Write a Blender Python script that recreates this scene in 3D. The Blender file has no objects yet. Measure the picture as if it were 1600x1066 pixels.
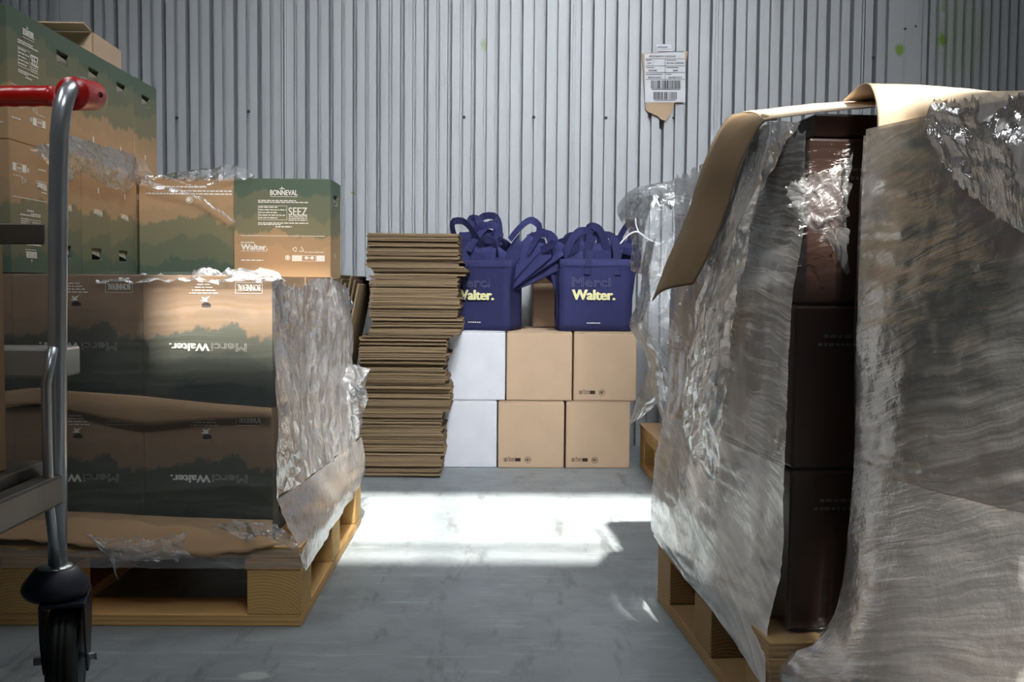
import bpy, bmesh, math, random
from mathutils import Vector, Matrix, noise
random.seed(7)
SC = bpy.context.scene
COL = SC.collection

# ------------------------------------------------------------------ camera
F = 1600.0; EYE = 0.608
PITCH = math.atan(86 / F); YAW = math.atan(24 / F * math.cos(PITCH)); ROLL = math.radians(0.5)
fw = Vector((math.sin(YAW) * math.cos(PITCH), math.cos(YAW) * math.cos(PITCH), -math.sin(PITCH)))
_r = Vector((math.cos(YAW), -math.sin(YAW), 0)); _u = _r.cross(fw)
RT = math.cos(ROLL) * _r + math.sin(ROLL) * _u
UP = -math.sin(ROLL) * _r + math.cos(ROLL) * _u
cam = bpy.data.cameras.new('camera'); camo = bpy.data.objects.new('camera', cam); COL.objects.link(camo)
cam.sensor_width = 36; cam.lens = 36 * F / 1600; cam.clip_start = 0.02
camo.matrix_world = Matrix(((RT.x, UP.x, -fw.x, 0), (RT.y, UP.y, -fw.y, 0), (RT.z, UP.z, -fw.z, EYE), (0, 0, 0, 1)))
SC.camera = camo

# ------------------------------------------------------------------ light and exposure
SC.view_settings.view_transform = 'Standard'; SC.view_settings.look = 'None'
SC.view_settings.gamma = 1; SC.view_settings.exposure = 0.12
SC.cycles.transparent_max_bounces = 24
SC.cycles.max_bounces = 10; SC.cycles.diffuse_bounces = 5
SC.cycles.sample_clamp_indirect = 6
SC.cycles.use_denoising = True
W = bpy.data.worlds.new('world'); SC.world = W; W.use_nodes = True
W.node_tree.nodes['Background'].inputs[0].default_value = (0.75, 0.85, 1, 1)
W.node_tree.nodes['Background'].inputs[1].default_value = 0.6
CEIL = 3.6
SUN_DY, SUN_DX = 0.80, -0.11                      # travel of the sunbeam per metre of fall
sl = bpy.data.lights.new('sun', 'SUN'); sl.energy = 19; sl.angle = math.radians(1.25); sl.color = (1, 0.95, 0.86)
so = bpy.data.objects.new('sun', sl); COL.objects.link(so)
so.rotation_euler = Vector((SUN_DX, SUN_DY, -1)).to_track_quat('-Z', 'Y').to_euler(); so.location = (0, -1, 3)


def area(name, loc, target, sx, sy, power, color, spread=180):
    l = bpy.data.lights.new(name, 'AREA'); l.shape = 'RECTANGLE'; l.size = sx; l.size_y = sy
    l.energy = power; l.color = color; l.spread = math.radians(spread)
    o = bpy.data.objects.new(name, l); COL.objects.link(o); o.location = loc
    o.rotation_euler = (Vector(target) - Vector(loc)).to_track_quat('-Z', 'Y').to_euler()
    return o


area('rooflight_glow', (0.75, -0.35, 3.5), (-0.05, 3.6, 0.7), 1.3, 0.9, 18.5, (0.94, 0.97, 1), 48)
area('fill_rear', (0.5, 2.6, 3.5), (0.0, 3.0, 0.0), 1.8, 0.8, 20, (0.95, 0.98, 1), 140)  # unseen fill lamp added for general top light


area('fill_left', (-1.9, 0.7, 3.5), (0.6, 1.25, 0.3), 1.0, 0.8, 5, (0.97, 0.98, 1), 50)  # fill lamp added out of view to brighten left-facing film


# ------------------------------------------------------------------ where a sight line meets a plane (used to measure the layout)
def ray(px, py): return fw + RT * ((px - 800) / F) - UP * ((py - 533) / F)
def P(px, py, Y):
    d = ray(px, py); return Vector((0, 0, EYE)) + d * (Y / d.y)
def PX(px, py, X):
    d = ray(px, py); return Vector((0, 0, EYE)) + d * (X / d.x)


# ------------------------------------------------------------------ node helpers
class NT:
    def __init__(s, name):
        s.m = bpy.data.materials.new(name); s.m.use_nodes = True; s.t = s.m.node_tree; s.t.nodes.clear()
        s.out = s.n('ShaderNodeOutputMaterial')
    def n(s, typ, **kw):
        o = s.t.nodes.new(typ)
        for k, v in kw.items():
            if k.startswith('i_'):
                o.inputs[k[2:].replace('_', ' ')].default_value = v
            else: setattr(o, k, v)
        return o
    def l(s, a, b): s.t.links.new(a, b)
    def val(s, x, sock):
        if hasattr(x, 'default_value') or hasattr(x, 'is_output'): s.l(x, sock)
        else: sock.default_value = x
    def math(s, op, a, b=0.0, clamp=False):
        o = s.n('ShaderNodeMath', operation=op, use_clamp=clamp); s.val(a, o.inputs[0]); s.val(b, o.inputs[1]); return o.outputs[0]
    def coord(s, kind='Object', scale=(1, 1, 1), rot=(0, 0, 0), loc=(0, 0, 0)):
        c = s.n('ShaderNodeTexCoord'); m = s.n('ShaderNodeMapping')
        m.inputs['Scale'].default_value = scale; m.inputs['Rotation'].default_value = rot; m.inputs['Location'].default_value = loc
        s.l(c.outputs[kind], m.inputs[0]); return m.outputs[0]
    def noise(s, vec, scale=5, detail=4, rough=0.55):
        o = s.n('ShaderNodeTexNoise'); s.l(vec, o.inputs['Vector'])
        o.inputs['Scale'].default_value = scale; o.inputs['Detail'].default_value = detail; o.inputs['Roughness'].default_value = rough
        return o.outputs['Fac']
    def ramp(s, fac, stops, interp='LINEAR'):
        o = s.n('ShaderNodeValToRGB'); s.l(fac, o.inputs[0]); cr = o.color_ramp; cr.interpolation = interp
        while len(cr.elements) < len(stops): cr.elements.new(0.5)
        for e, (p, c) in zip(cr.elements, stops):
            e.position = p; e.color = c if len(c) == 4 else (*c, 1)
        return o.outputs[0]
    def mix(s, fac, a, b, mode='MIX'):
        o = s.n('ShaderNodeMix', data_type='RGBA', blend_type=mode)
        s.val(fac, o.inputs[0])
        for x, i in ((a, 6), (b, 7)):
            if isinstance(x, tuple): o.inputs[i].default_value = (*x[:3], 1)
            else: s.l(x, o.inputs[i])
        return o.outputs[2]
    def bump(s, h, strength=0.3, dist=0.01):
        o = s.n('ShaderNodeBump'); s.l(h, o.inputs['Height']); o.inputs['Strength'].default_value = strength
        o.inputs['Distance'].default_value = dist; return o.outputs[0]
    def bsdf(s, color, rough=0.5, metal=0.0, spec=0.5, normal=None, link=True, **kw):
        b = s.n('ShaderNodeBsdfPrincipled')
        if isinstance(color, tuple): b.inputs['Base Color'].default_value = (*color[:3], 1)
        else: s.l(color, b.inputs['Base Color'])
        s.val(rough, b.inputs['Roughness']); s.val(metal, b.inputs['Metallic']); b.inputs['Specular IOR Level'].default_value = spec
        if normal is not None: s.l(normal, b.inputs['Normal'])
        for k, v in kw.items(): b.inputs[k.replace('_', ' ')].default_value = v
        if link: s.l(b.outputs[0], s.out.inputs[0])
        return b


def rgb(r, g, b):
    f = lambda c: (c / 255 / 12.92) if c / 255 <= 0.04045 else ((c / 255 + 0.055) / 1.055) ** 2.4
    return (f(r), f(g), f(b))


def simple(name, col, rough=0.5, metal=0.0, spec=0.5, ns=30, var=0.15, bump=0.0, bscale=200):
    s = NT(name); v = s.coord('Object')
    n = s.noise(v, ns, 4)
    c = s.mix(n, tuple(x * (1 - var) for x in col), tuple(min(1, x * (1 + var)) for x in col))
    nb = s.bump(s.noise(v, bscale, 3), bump, 0.002) if bump else None
    s.bsdf(c, rough, metal, spec, nb); return s.m


def camo_mat(name, H, tan, mid, green, rough=0.62):
    """printed carton: kraft at the foot, ragged cloudy bands of green ink getting denser to the top"""
    s = NT(name); v = s.coord('Object')
    sep = s.n('ShaderNodeSeparateXYZ'); s.l(v, sep.inputs[0])
    zf = s.math('DIVIDE', sep.outputs[2], H)
    n1 = s.noise(s.coord('Object', (1, 1, 0.55)), 9, 7, 0.66)
    n2 = s.noise(s.coord('Object', (1, 1, 0.6), loc=(3, 1, 2)), 22, 5, 0.6)
    f = s.math('ADD', zf, s.math('MULTIPLY', s.math('SUBTRACT', n1, 0.5), 0.55))
    f = s.math('ADD', f, s.math('MULTIPLY', s.math('SUBTRACT', n2, 0.5), 0.10))
    l1 = tuple(t * .8 + m * .2 for t, m in zip(tan, mid)); l3 = tuple(t * .5 + m * .5 for t, m in zip(mid, green))
    c = s.ramp(f, [(0.0, tan), (0.30, tan), (0.325, l1), (0.43, l1), (0.455, mid), (0.60, mid), (0.63, l3), (0.80, l3), (0.83, green)])
    fine = s.noise(v, 260, 2)
    c = s.mix(s.math('MULTIPLY', fine, 0.18), c, tuple(x * .6 for x in tan))
    s.bsdf(c, rough, 0, 0.4, s.bump(s.noise(v, 90, 3), 0.06, 0.002)); return s.m


def kraft(name, col, rough=0.75, lines=0.0):
    s = NT(name); v = s.coord('Object')
    oi = s.n('ShaderNodeObjectInfo')
    n = s.noise(v, 14, 5); fib = s.noise(s.coord('Object', (40, 40, 400)), 4, 4)
    c = s.mix(n, tuple(x * .86 for x in col), tuple(x * 1.1 for x in col))
    c = s.mix(s.math('MULTIPLY', fib, 0.25), c, tuple(x * .7 for x in col))
    k = s.math('ADD', s.math('MULTIPLY', oi.outputs['Random'], lines), 1 - lines * 0.5)
    hs = s.n('ShaderNodeHueSaturation'); s.l(c, hs.inputs['Color']); s.l(k, hs.inputs['Value'])
    w = s.noise(s.coord('Object', (3, 90, 3)), 3, 2)
    s.bsdf(hs.outputs[0], rough, 0, 0.3, s.bump(w, 0.05, 0.002)); return s.m


def fabric(name, col):
    s = NT(name); v = s.coord('Object'); oi = s.n('ShaderNodeObjectInfo')
    c = s.mix(s.noise(v, 50, 4), tuple(x * .85 for x in col), tuple(x * 1.12 for x in col))
    hs = s.n('ShaderNodeHueSaturation'); s.l(c, hs.inputs['Color'])
    s.l(s.math('ADD', s.math('MULTIPLY', oi.outputs['Random'], 0.6), 0.68), hs.inputs['Value'])
    h = s.math('ADD', s.math('MULTIPLY', s.noise(v, 22, 4), 3.0), s.noise(v, 700, 2))
    s.bsdf(hs.outputs[0], 0.75, 0, 0.25, s.bump(h, 0.35, 0.004)); return s.m


def wood(name, col, rings=False):
    s = NT(name)
    oi = s.n('ShaderNodeObjectInfo')
    if rings:
        v = s.coord('Object', (1, 1, 1), loc=(0.02, 0.0, 0.05))
        w = s.n('ShaderNodeTexWave', wave_type='RINGS', rings_direction='Y'); s.l(v, w.inputs[0])
        w.inputs['Scale'].default_value = 55; w.inputs['Distortion'].default_value = 2.5; w.inputs['Detail'].default_value = 3
    else:
        v = s.coord('Object', (1, 1, 1))
        w = s.n('ShaderNodeTexWave', wave_type='BANDS', bands_direction='Z'); s.l(s.coord('Object', (0.35, 0.35, 6)), w.inputs[0])
        w.inputs['Scale'].default_value = 6; w.inputs['Distortion'].default_value = 6; w.inputs['Detail'].default_value = 3
    c = s.mix(w.outputs['Fac'], tuple(x * .72 for x in col), col)
    c = s.mix(s.math('MULTIPLY', s.noise(v, 12, 4), 0.5), c, tuple(x * .6 for x in col))
    hs = s.n('ShaderNodeHueSaturation'); s.l(c, hs.inputs['Color'])
    s.l(s.math('ADD', s.math('MULTIPLY', oi.outputs['Random'], 0.3), 0.85), hs.inputs['Value'])
    s.bsdf(hs.outputs[0], 0.7, 0, 0.3, s.bump(w.outputs['Fac'], 0.15, 0.002)); return s.m


def film(name, base=0.12, streak=0.35, cloud=0.2, scale=(3, 120), ang=0.0, white=0.8, rough=0.22, bump=0.5, tint=(0.93, 0.96, 1.0), thr=0.45, crease=0.0, gloss=1.5):
    """clear stretch film: see-through, with whitish stretch streaks along one direction, clouding and sharp glints"""
    s = NT(name)
    uv = s.coord('UV', (1, 1, 1), rot=(0, 0, ang))
    mp = s.n('ShaderNodeMapping'); s.l(uv, mp.inputs[0]); mp.inputs['Scale'].default_value = (scale[0], scale[1], 1)
    warp = s.noise(uv, 5, 3)
    mpw = s.n('ShaderNodeVectorMath', operation='ADD'); s.l(mp.outputs[0], mpw.inputs[0])
    cmb = s.n('ShaderNodeCombineXYZ'); s.l(s.math('MULTIPLY', warp, scale[1] * 0.06), cmb.inputs[1]); s.l(cmb.outputs[0], mpw.inputs[1])
    st = s.noise(mpw.outputs[0], 1.0, 5, 0.62)
    stm = s.n('ShaderNodeMapRange'); s.l(st, stm.inputs[0]); stm.inputs[1].default_value = thr; stm.inputs[2].default_value = 0.72
    cl = s.noise(uv, 7, 5, 0.6)
    clm = s.n('ShaderNodeMapRange'); s.l(cl, clm.inputs[0]); clm.inputs[1].default_value = 0.4; clm.inputs[2].default_value = 0.68
    al = s.math('ADD', s.math('MULTIPLY', stm.outputs[0], streak), base)
    al = s.math('ADD', al, s.math('MULTIPLY', clm.outputs[0], cloud))
    h = s.math('ADD', s.math('MULTIPLY', st, 0.6), s.math('MULTIPLY', s.noise(uv, 26, 5, 0.62), 0.9))
    if crease:
        vo = s.n('ShaderNodeTexVoronoi', feature='DISTANCE_TO_EDGE'); s.l(uv, vo.inputs['Vector']); vo.inputs['Scale'].default_value = 22
        cr = s.n('ShaderNodeMapRange'); s.l(vo.outputs['Distance'], cr.inputs[0]); cr.inputs[1].default_value = 0.0; cr.inputs[2].default_value = 0.06
        cr.inputs[3].default_value = 1; cr.inputs[4].default_value = 0
        al = s.math('ADD', al, s.math('MULTIPLY', cr.outputs[0], crease))
        h = s.math('ADD', h, s.math('MULTIPLY', vo.outputs['Distance'], 1.2))
    al = s.math('MINIMUM', al, 0.94)
    nb = s.bump(h, bump, 0.012)
    b = s.bsdf(tuple(white * t for t in tint), 0.55, 0, 0.2, nb, link=False)
    tl = s.n('ShaderNodeBsdfTranslucent'); tl.inputs[0].default_value = (*[white * t for t in tint], 1); s.l(nb, tl.inputs['Normal'])
    m1 = s.n('ShaderNodeMixShader'); m1.inputs[0].default_value = 0.35; s.l(b.outputs[0], m1.inputs[1]); s.l(tl.outputs[0], m1.inputs[2])
    tr = s.n('ShaderNodeBsdfTransparent'); tr.inputs[0].default_value = (0.97, 0.97, 0.97, 1)
    m2 = s.n('ShaderNodeMixShader'); s.l(al, m2.inputs[0]); s.l(tr.outputs[0], m2.inputs[1]); s.l(m1.outputs[0], m2.inputs[2])
    gl = s.n('ShaderNodeBsdfGlossy'); gl.inputs['Roughness'].default_value = rough; s.l(nb, gl.inputs['Normal'])
    fr = s.n('ShaderNodeFresnel'); fr.inputs[0].default_value = 1.5
    m3 = s.n('ShaderNodeMixShader'); s.l(s.math('MINIMUM', s.math('MULTIPLY', fr.outputs[0], gloss), 0.75), m3.inputs[0])
    s.l(m2.outputs[0], m3.inputs[1]); s.l(gl.outputs[0], m3.inputs[2])
    s.l(m3.outputs[0], s.out.inputs[0]); return s.m


TAN = rgb(182, 150, 114); MIDG = rgb(122, 122, 96); GRN = rgb(72, 98, 84)
M = {}
M['camo'] = camo_mat('printed_board', 0.238, TAN, MIDG, GRN)
M['camo_low'] = camo_mat('printed_board_small', 0.22, rgb(150, 132, 110), rgb(110, 108, 98), rgb(84, 96, 90))
M['camo_shaded'] = camo_mat('printed_board_shaded', 0.238, rgb(146, 120, 94), rgb(76, 82, 72), rgb(36, 56, 52))  # same carton board, darkened to carry the shade on the lower layers
M['kraft'] = kraft('kraft_board', rgb(204, 176, 148))
M['kraft_sheet'] = kraft('kraft_sheet', rgb(172, 142, 108))
M['flat'] = kraft('flattened_board', rgb(136, 116, 90), 0.85, 0.55)
M['white'] = kraft('white_board', rgb(226, 228, 236), 0.6)
M['paper'] = kraft('slip_sheet_paper', rgb(190, 172, 148), 0.7)
M['sheet_shaded'] = kraft('shaded_sheet_end', rgb(112, 94, 70), 0.7)  # slip sheet's hanging end, its shade put into the brown
M['brown'] = simple('glossy_brown_board', rgb(50, 33, 27), 0.26, 0, 0.5, 8, 0.35)
M['wood'] = wood('pine', rgb(214, 172, 112))
M['wood_shaded'] = wood('shaded_pine', rgb(150, 122, 82))  # pine darkened to put the right pallets' shade into the colour
M['wood_shaded_end'] = wood('shaded_pine_end_grain', rgb(146, 116, 76), True)
M['wood_end'] = wood('pine_end_grain', rgb(222, 182, 116), True)
M['navy'] = fabric('navy_fabric', rgb(54, 57, 102))
M['navy_dark'] = simple('dark_navy_fabric', rgb(46, 48, 92), 0.8, 0, 0.2, 60, 0.2, 0.3, 900)  # darker navy cloth of the hem seam
M['ink_white'] = simple('white_ink', rgb(236, 236, 228), 0.6)
M['ink_cream'] = simple('cream_ink', rgb(242, 236, 178), 0.6)
M['ink_grey'] = simple('pale_grey_ink', rgb(146, 146, 176), 0.6)
M['card_grey'] = simple('grey_torn_card', rgb(150, 148, 138), 0.8)
M['ink_dark'] = simple('dark_ink', rgb(52, 34, 26), 0.6)
M['ink_black'] = simple('black_ink', rgb(40, 40, 46), 0.6)
M['chrome'] = simple('zinc_plated_steel', rgb(188, 194, 198), 0.3, 0.75, 0.5, 12, 0.25)
M['steel_dark'] = simple('worn_steel', rgb(122, 120, 116), 0.45, 0.9, 0.5, 10, 0.35)
M['fork'] = simple('blue_black_painted_steel', rgb(36, 46, 58), 0.4, 0.4)
M['rubber_blue'] = simple('dark_blue_rubber', rgb(24, 30, 48), 0.5)
M['rubber'] = simple('black_tyre_rubber', rgb(20, 20, 21), 0.6, 0, 0.4, 40, 0.3, 0.2, 150)
M['red'] = simple('red_plastic', rgb(196, 26, 22), 0.3, 0, 0.6)
M['hole'] = simple('hole_shade', rgb(30, 24, 20), 0.9)  # flat dark patches that paint the shade inside small holes
M['navy_in'] = M['navy_dark']
M['screw'] = simple('dark_screw', rgb(70, 70, 74), 0.5, 0.6)
M['ribbon_white'] = simple('white_string', rgb(235, 235, 240), 0.6)
M['f_front'] = film('film_front', 0.02, 0.12, 0.03, (2.0, 95), 0.03, 0.75, 0.2, 0.25, thr=0.42)
M['f_side'] = film('film_side', 0.48, 0.30, 0.36, (60, 5), 0.5, 0.97, 0.14, 0.6, thr=0.45, crease=0.06)
M['f_low'] = film('film_low', 0.5, 0.42, 0.12, (6, 90), 0.6, 0.94, 0.15, 0.3, (1.0, 0.99, 0.97))
M['f_loose'] = film('film_loose', 0.06, 0.12, 0.18, (10, 40), 0.4, 0.9, 0.12, 0.8, crease=0.10)
M['f_wisp'] = film('film_wisp', 0.16, 0.3, 0.2, (4, 120), 0.1, 0.95, 0.15, 0.9, crease=0.15)
M['f_right'] = film('film_right', 0.26, 0.46, 0.10, (4, 150), 0.12, 0.84, 0.14, 0.12, (1, 0.98, 0.95), 0.44, gloss=2.6)
M['f_skirt'] = film('film_skirt', 0.52, 0.40, 0.1, (5, 90), 0.35, 0.88, 0.14, 0.2, (1, 0.98, 0.95), 0.42, gloss=2.0)
M['f_frontskirt'] = film('film_front_skirt', 0.18, 0.25, 0.1, (2.0, 95), 0.03, 0.75, 0.2, 0.4, thr=0.42)
M['f_dark'] = film('film_dark', 0.005, 0.03, 0.01, (4, 120), 0.15, 0.7, 0.12, 0.4, thr=0.5, gloss=0.6)
M['f_near'] = film('film_near', 0.30, 0.55, 0.12, (3, 110), 0.30, 0.86, 0.14, 0.12, (1, 0.98, 0.95), 0.44, gloss=3.0)
M['f_bag'] = film('clear_bag', 0.12, 0.12, 0.26, (30, 6), 0.3, 0.9, 0.1, 0.8, crease=0.06)
M['f_dense'] = film('film_dense', 0.34, 0.25, 0.2, (40, 5), 0.35, 0.82, 0.18, 0.6, (1, 0.98, 0.95), crease=0.06)

# ------------------------------------------------------------------ mesh helpers
class MB:
    def __init__(s): s.b = bmesh.new(); s.uv = None
    def box(s, x0, x1, y0, y1, z0, z1, mat=None):
        vs = [Vector((x, y, z)) for x in (x0, x1) for y in (y0, y1) for z in (z0, z1)]
        if mat is not None: vs = [mat @ v for v in vs]
        v = [s.b.verts.new(p) for p in vs]
        for f in ((0, 1, 3, 2), (4, 6, 7, 5), (0, 4, 5, 1), (2, 3, 7, 6), (0, 2, 6, 4), (1, 5, 7, 3)):
            s.b.faces.new([v[i] for i in f])
        return s
    def quad(s, *pts):
        s.b.faces.new([s.b.verts.new(Vector(p)) for p in pts]); return s
    def tube(s, path, r, seg=12, cap=True, flat=1.0):
        path = [Vector(p) for p in path]; rings = []
        rr = r if isinstance(r, (list, tuple)) else [r] * len(path)
        t0 = (path[1] - path[0]).normalized()
        a = t0.orthogonal().normalized()
        for i, p in enumerate(path):
            t = ((path[min(i + 1, len(path) - 1)] - path[max(i - 1, 0)])).normalized()
            a = (a - t * a.dot(t)).normalized(); b = t.cross(a)
            rings.append([s.b.verts.new(p + rr[i] * (a * math.cos(k * 2 * math.pi / seg) + b * flat * math.sin(k * 2 * math.pi / seg))) for k in range(seg)])
        for i in range(len(rings) - 1):
            for k in range(seg):
                s.b.faces.new((rings[i][k], rings[i][(k + 1) % seg], rings[i + 1][(k + 1) % seg], rings[i + 1][k]))
        if cap: s.b.faces.new(rings[0][::-1]); s.b.faces.new(rings[-1])
        return s
    def lathe(s, prof, mat=Matrix(), seg=32):
        """prof: (radius, height) pairs, revolved round local z"""
        rings = []
        for r, z in prof:
            rings.append([s.b.verts.new(mat @ Vector((r * math.cos(k * 2 * math.pi / seg), r * math.sin(k * 2 * math.pi / seg), z))) for k in range(seg)])
        for i in range(len(rings) - 1):
            for k in range(seg):
                s.b.faces.new((rings[i][k], rings[i][(k + 1) % seg], rings[i + 1][(k + 1) % seg], rings[i + 1][k]))
        s.b.faces.new(rings[0][::-1]); s.b.faces.new(rings[-1]); return s
    def prism(s, pts, thick, mat):
        """flat outline (u, v) given thickness along local z"""
        lo = [s.b.verts.new(mat @ Vector((u, v, 0))) for u, v in pts]; hi = [s.b.verts.new(mat @ Vector((u, v, thick))) for u, v in pts]
        s.b.faces.new(lo[::-1]); s.b.faces.new(hi)
        for i in range(len(pts)): s.b.faces.new((lo[i], lo[(i + 1) % len(pts)], hi[(i + 1) % len(pts)], hi[i]))
        return s
    def ribbon(s, path, wvec, width, th=0.0015):
        path = [Vector(p) for p in path]; wv = [Vector(w) for w in wvec] if isinstance(wvec, list) else [Vector(wvec)] * len(path)
        rows = []
        for i, p in enumerate(path):
            t = (path[min(i + 1, len(path) - 1)] - path[max(i - 1, 0)]).normalized(); w = wv[i].normalized(); n = t.cross(w).normalized()
            rows.append([s.b.verts.new(p + w * width * a * .5 + n * th * b) for a, b in ((-1, -.5), (1, -.5), (1, .5), (-1, .5))])
        for i in range(len(rows) - 1):
            for k in range(4): s.b.faces.new((rows[i][k], rows[i][(k + 1) % 4], rows[i + 1][(k + 1) % 4], rows[i + 1][k]))
        s.b.faces.new(rows[0][::-1]); s.b.faces.new(rows[-1]); return s
    def build(s, name, mat, parent=None, smooth=False, bevel=0.0, mesh_only=False):
        me = bpy.data.meshes.new(name); bmesh.ops.recalc_face_normals(s.b, faces=s.b.faces[:])
        s.b.to_mesh(me); s.b.free()
        if smooth:
            for p in me.polygons: p.use_smooth = True
        if mat: me.materials.append(mat)
        return link(name, me, parent, bevel)


def link(name, me, parent=None, bevel=0.0):
    o = bpy.data.objects.new(name, me); COL.objects.link(o)
    if parent: o.parent = parent
    if bevel:
        m = o.modifiers.new('bevel', 'BEVEL'); m.width = bevel; m.segments = 2; m.limit_method = 'ANGLE'
    return o


def tag(o, label=None, cat=None, group=None, kind=None):
    if label: o['label'] = label
    if cat: o['category'] = cat
    if group: o['group'] = group
    if kind: o['kind'] = kind
    return o


def thing(name, label, cat, loc=(0, 0, 0), rz=0.0, group=None):
    o = bpy.data.objects.new(name, None); COL.objects.link(o); o.empty_display_size = 0.05
    o.location = loc; o.rotation_euler = (0, 0, rz); return tag(o, label, cat, group)


def dup(root, loc, rot=(0, 0, 0), label=None, group=None):
    r = root.copy(); COL.objects.link(r); r.location = loc; r.rotation_euler = rot
    if label: r['label'] = label
    if group: r['group'] = group
    for ch in list(root.children):
        c = ch.copy(); COL.objects.link(c); c.parent = r
        for g in ch.children:
            d = g.copy(); COL.objects.link(d); d.parent = c
    return r


_TXT = {}
def text_polys(body, bold=0.0, outline=0.0):
    key = (body, bold, outline)
    if key in _TXT: return _TXT[key]
    cu = bpy.data.curves.new('t', 'FONT'); cu.body = body; cu.size = 1; cu.offset = bold; cu.resolution_u = 3
    if outline: cu.fill_mode = 'NONE'; cu.bevel_depth = outline; cu.bevel_resolution = 0
    o = bpy.data.objects.new('t', cu); COL.objects.link(o)
    dg = bpy.context.evaluated_depsgraph_get(); me = bpy.data.meshes.new_from_object(o.evaluated_get(dg))
    vs = [v.co.copy() for v in me.vertices]; fs = [tuple(p.vertices) for p in me.polygons]
    bpy.data.objects.remove(o); bpy.data.curves.remove(cu); bpy.data.meshes.remove(me)
    _TXT[key] = (vs, fs); return vs, fs


class Print:
    """flat ink laid on a face: place(u, v) gives the point of the face"""
    def __init__(s, place): s.mb = MB(); s.place = place
    def rect(s, u0, u1, v0, v1):
        s.mb.quad(s.place(u0, v0), s.place(u1, v0), s.place(u1, v1), s.place(u0, v1)); return s
    def frame(s, u0, u1, v0, v1, t):
        s.rect(u0, u1, v0, v0 + t); s.rect(u0, u1, v1 - t, v1); s.rect(u0, u0 + t, v0, v1); s.rect(u1 - t, u1, v0, v1); return s
    def text(s, body, u0, u1, v0, v1, bold=0.0, outline=0.0, lift=0.0):
        vs, fs = text_polys(body, bold, outline)
        x0 = min(v.x for v in vs); x1 = max(v.x for v in vs); y0 = min(v.y for v in vs); y1 = max(v.y for v in vs)
        o_ = Vector(s.place(0, 0)); nrm_ = (Vector(s.place(1, 0)) - o_).cross(Vector(s.place(0, 1)) - o_).normalized() * lift
        nv = [s.mb.b.verts.new(nrm_ + Vector(s.place(u0 + (v.x - x0) / (x1 - x0) * (u1 - u0), v0 + (v.y - y0) / (y1 - y0) * (v1 - v0)))) for v in vs]
        for f in fs:
            try: s.mb.b.faces.new([nv[i] for i in f])
            except ValueError: pass
        return s
    def heavy(s, body, u0, u1, v0, v1, k=.045, bold=0.0):
        d = (v1 - v0) * k
        for k_, (du, dv) in enumerate(((-d, 0), (d, 0), (0, d * .5), (0, -d * .5), (0, 0), (-d * .7, d * .4), (d * .7, -d * .4), (d * .7, d * .4), (-d * .7, -d * .4))): s.text(body, u0 + d + du, u1 - d + du, v0 + d * .5 + dv, v1 - d * .5 + dv, bold, 0.0, k_ * .00012)
        return s
    def words(s, u0, u1, v, h, seed):
        r = random.Random(seed); u = u0
        while u < u1 - 0.002:
            w = min(r.uniform(0.004, 0.013), u1 - u); s.rect(u, u + w, v, v + h); u += w + 0.0018
        return s
    def poly(s, pts):
        s.mb.b.faces.new([s.mb.b.verts.new(Vector(s.place(u, v))) for u, v in pts]); return s
    def disc(s, u, v, r, n=20): return s.poly([(u + r * math.cos(i * 2 * math.pi / n), v + r * math.sin(i * 2 * math.pi / n)) for i in range(n)])
    def ring(s, u, v, r, t, n=24, a0=0, a1=2 * math.pi):
        for i in range(n):
            p = a0 + (a1 - a0) * i / n; q = a0 + (a1 - a0) * (i + 1) / n
            s.poly([(u + r * math.cos(p), v + r * math.sin(p)), (u + r * math.cos(q), v + r * math.sin(q)), (u + (r - t) * math.cos(q), v + (r - t) * math.sin(q)), (u + (r - t) * math.cos(p), v + (r - t) * math.sin(p))])
        return s
    def build(s, name, mat, parent): return s.mb.build(name, mat, parent)


def catmull(pts, n):
    """n points along a Catmull-Rom curve through pts"""
    out = []; k = len(pts) - 1
    for i in range(n):
        t = i / (n - 1) * k; j = min(int(t), k - 1); f = t - j
        p1, p2 = pts[j], pts[j + 1]; p0 = pts[j - 1] if j > 0 else p1 * 2 - p2; p3 = pts[j + 2] if j + 2 <= k else p2 * 2 - p1
        out.append(0.5 * (2 * p1 + (p2 - p0) * f + (2 * p0 - 5 * p1 + 4 * p2 - p3) * f * f + (3 * p1 - p0 - 3 * p2 + p3) * f ** 3))
    return out


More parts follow.
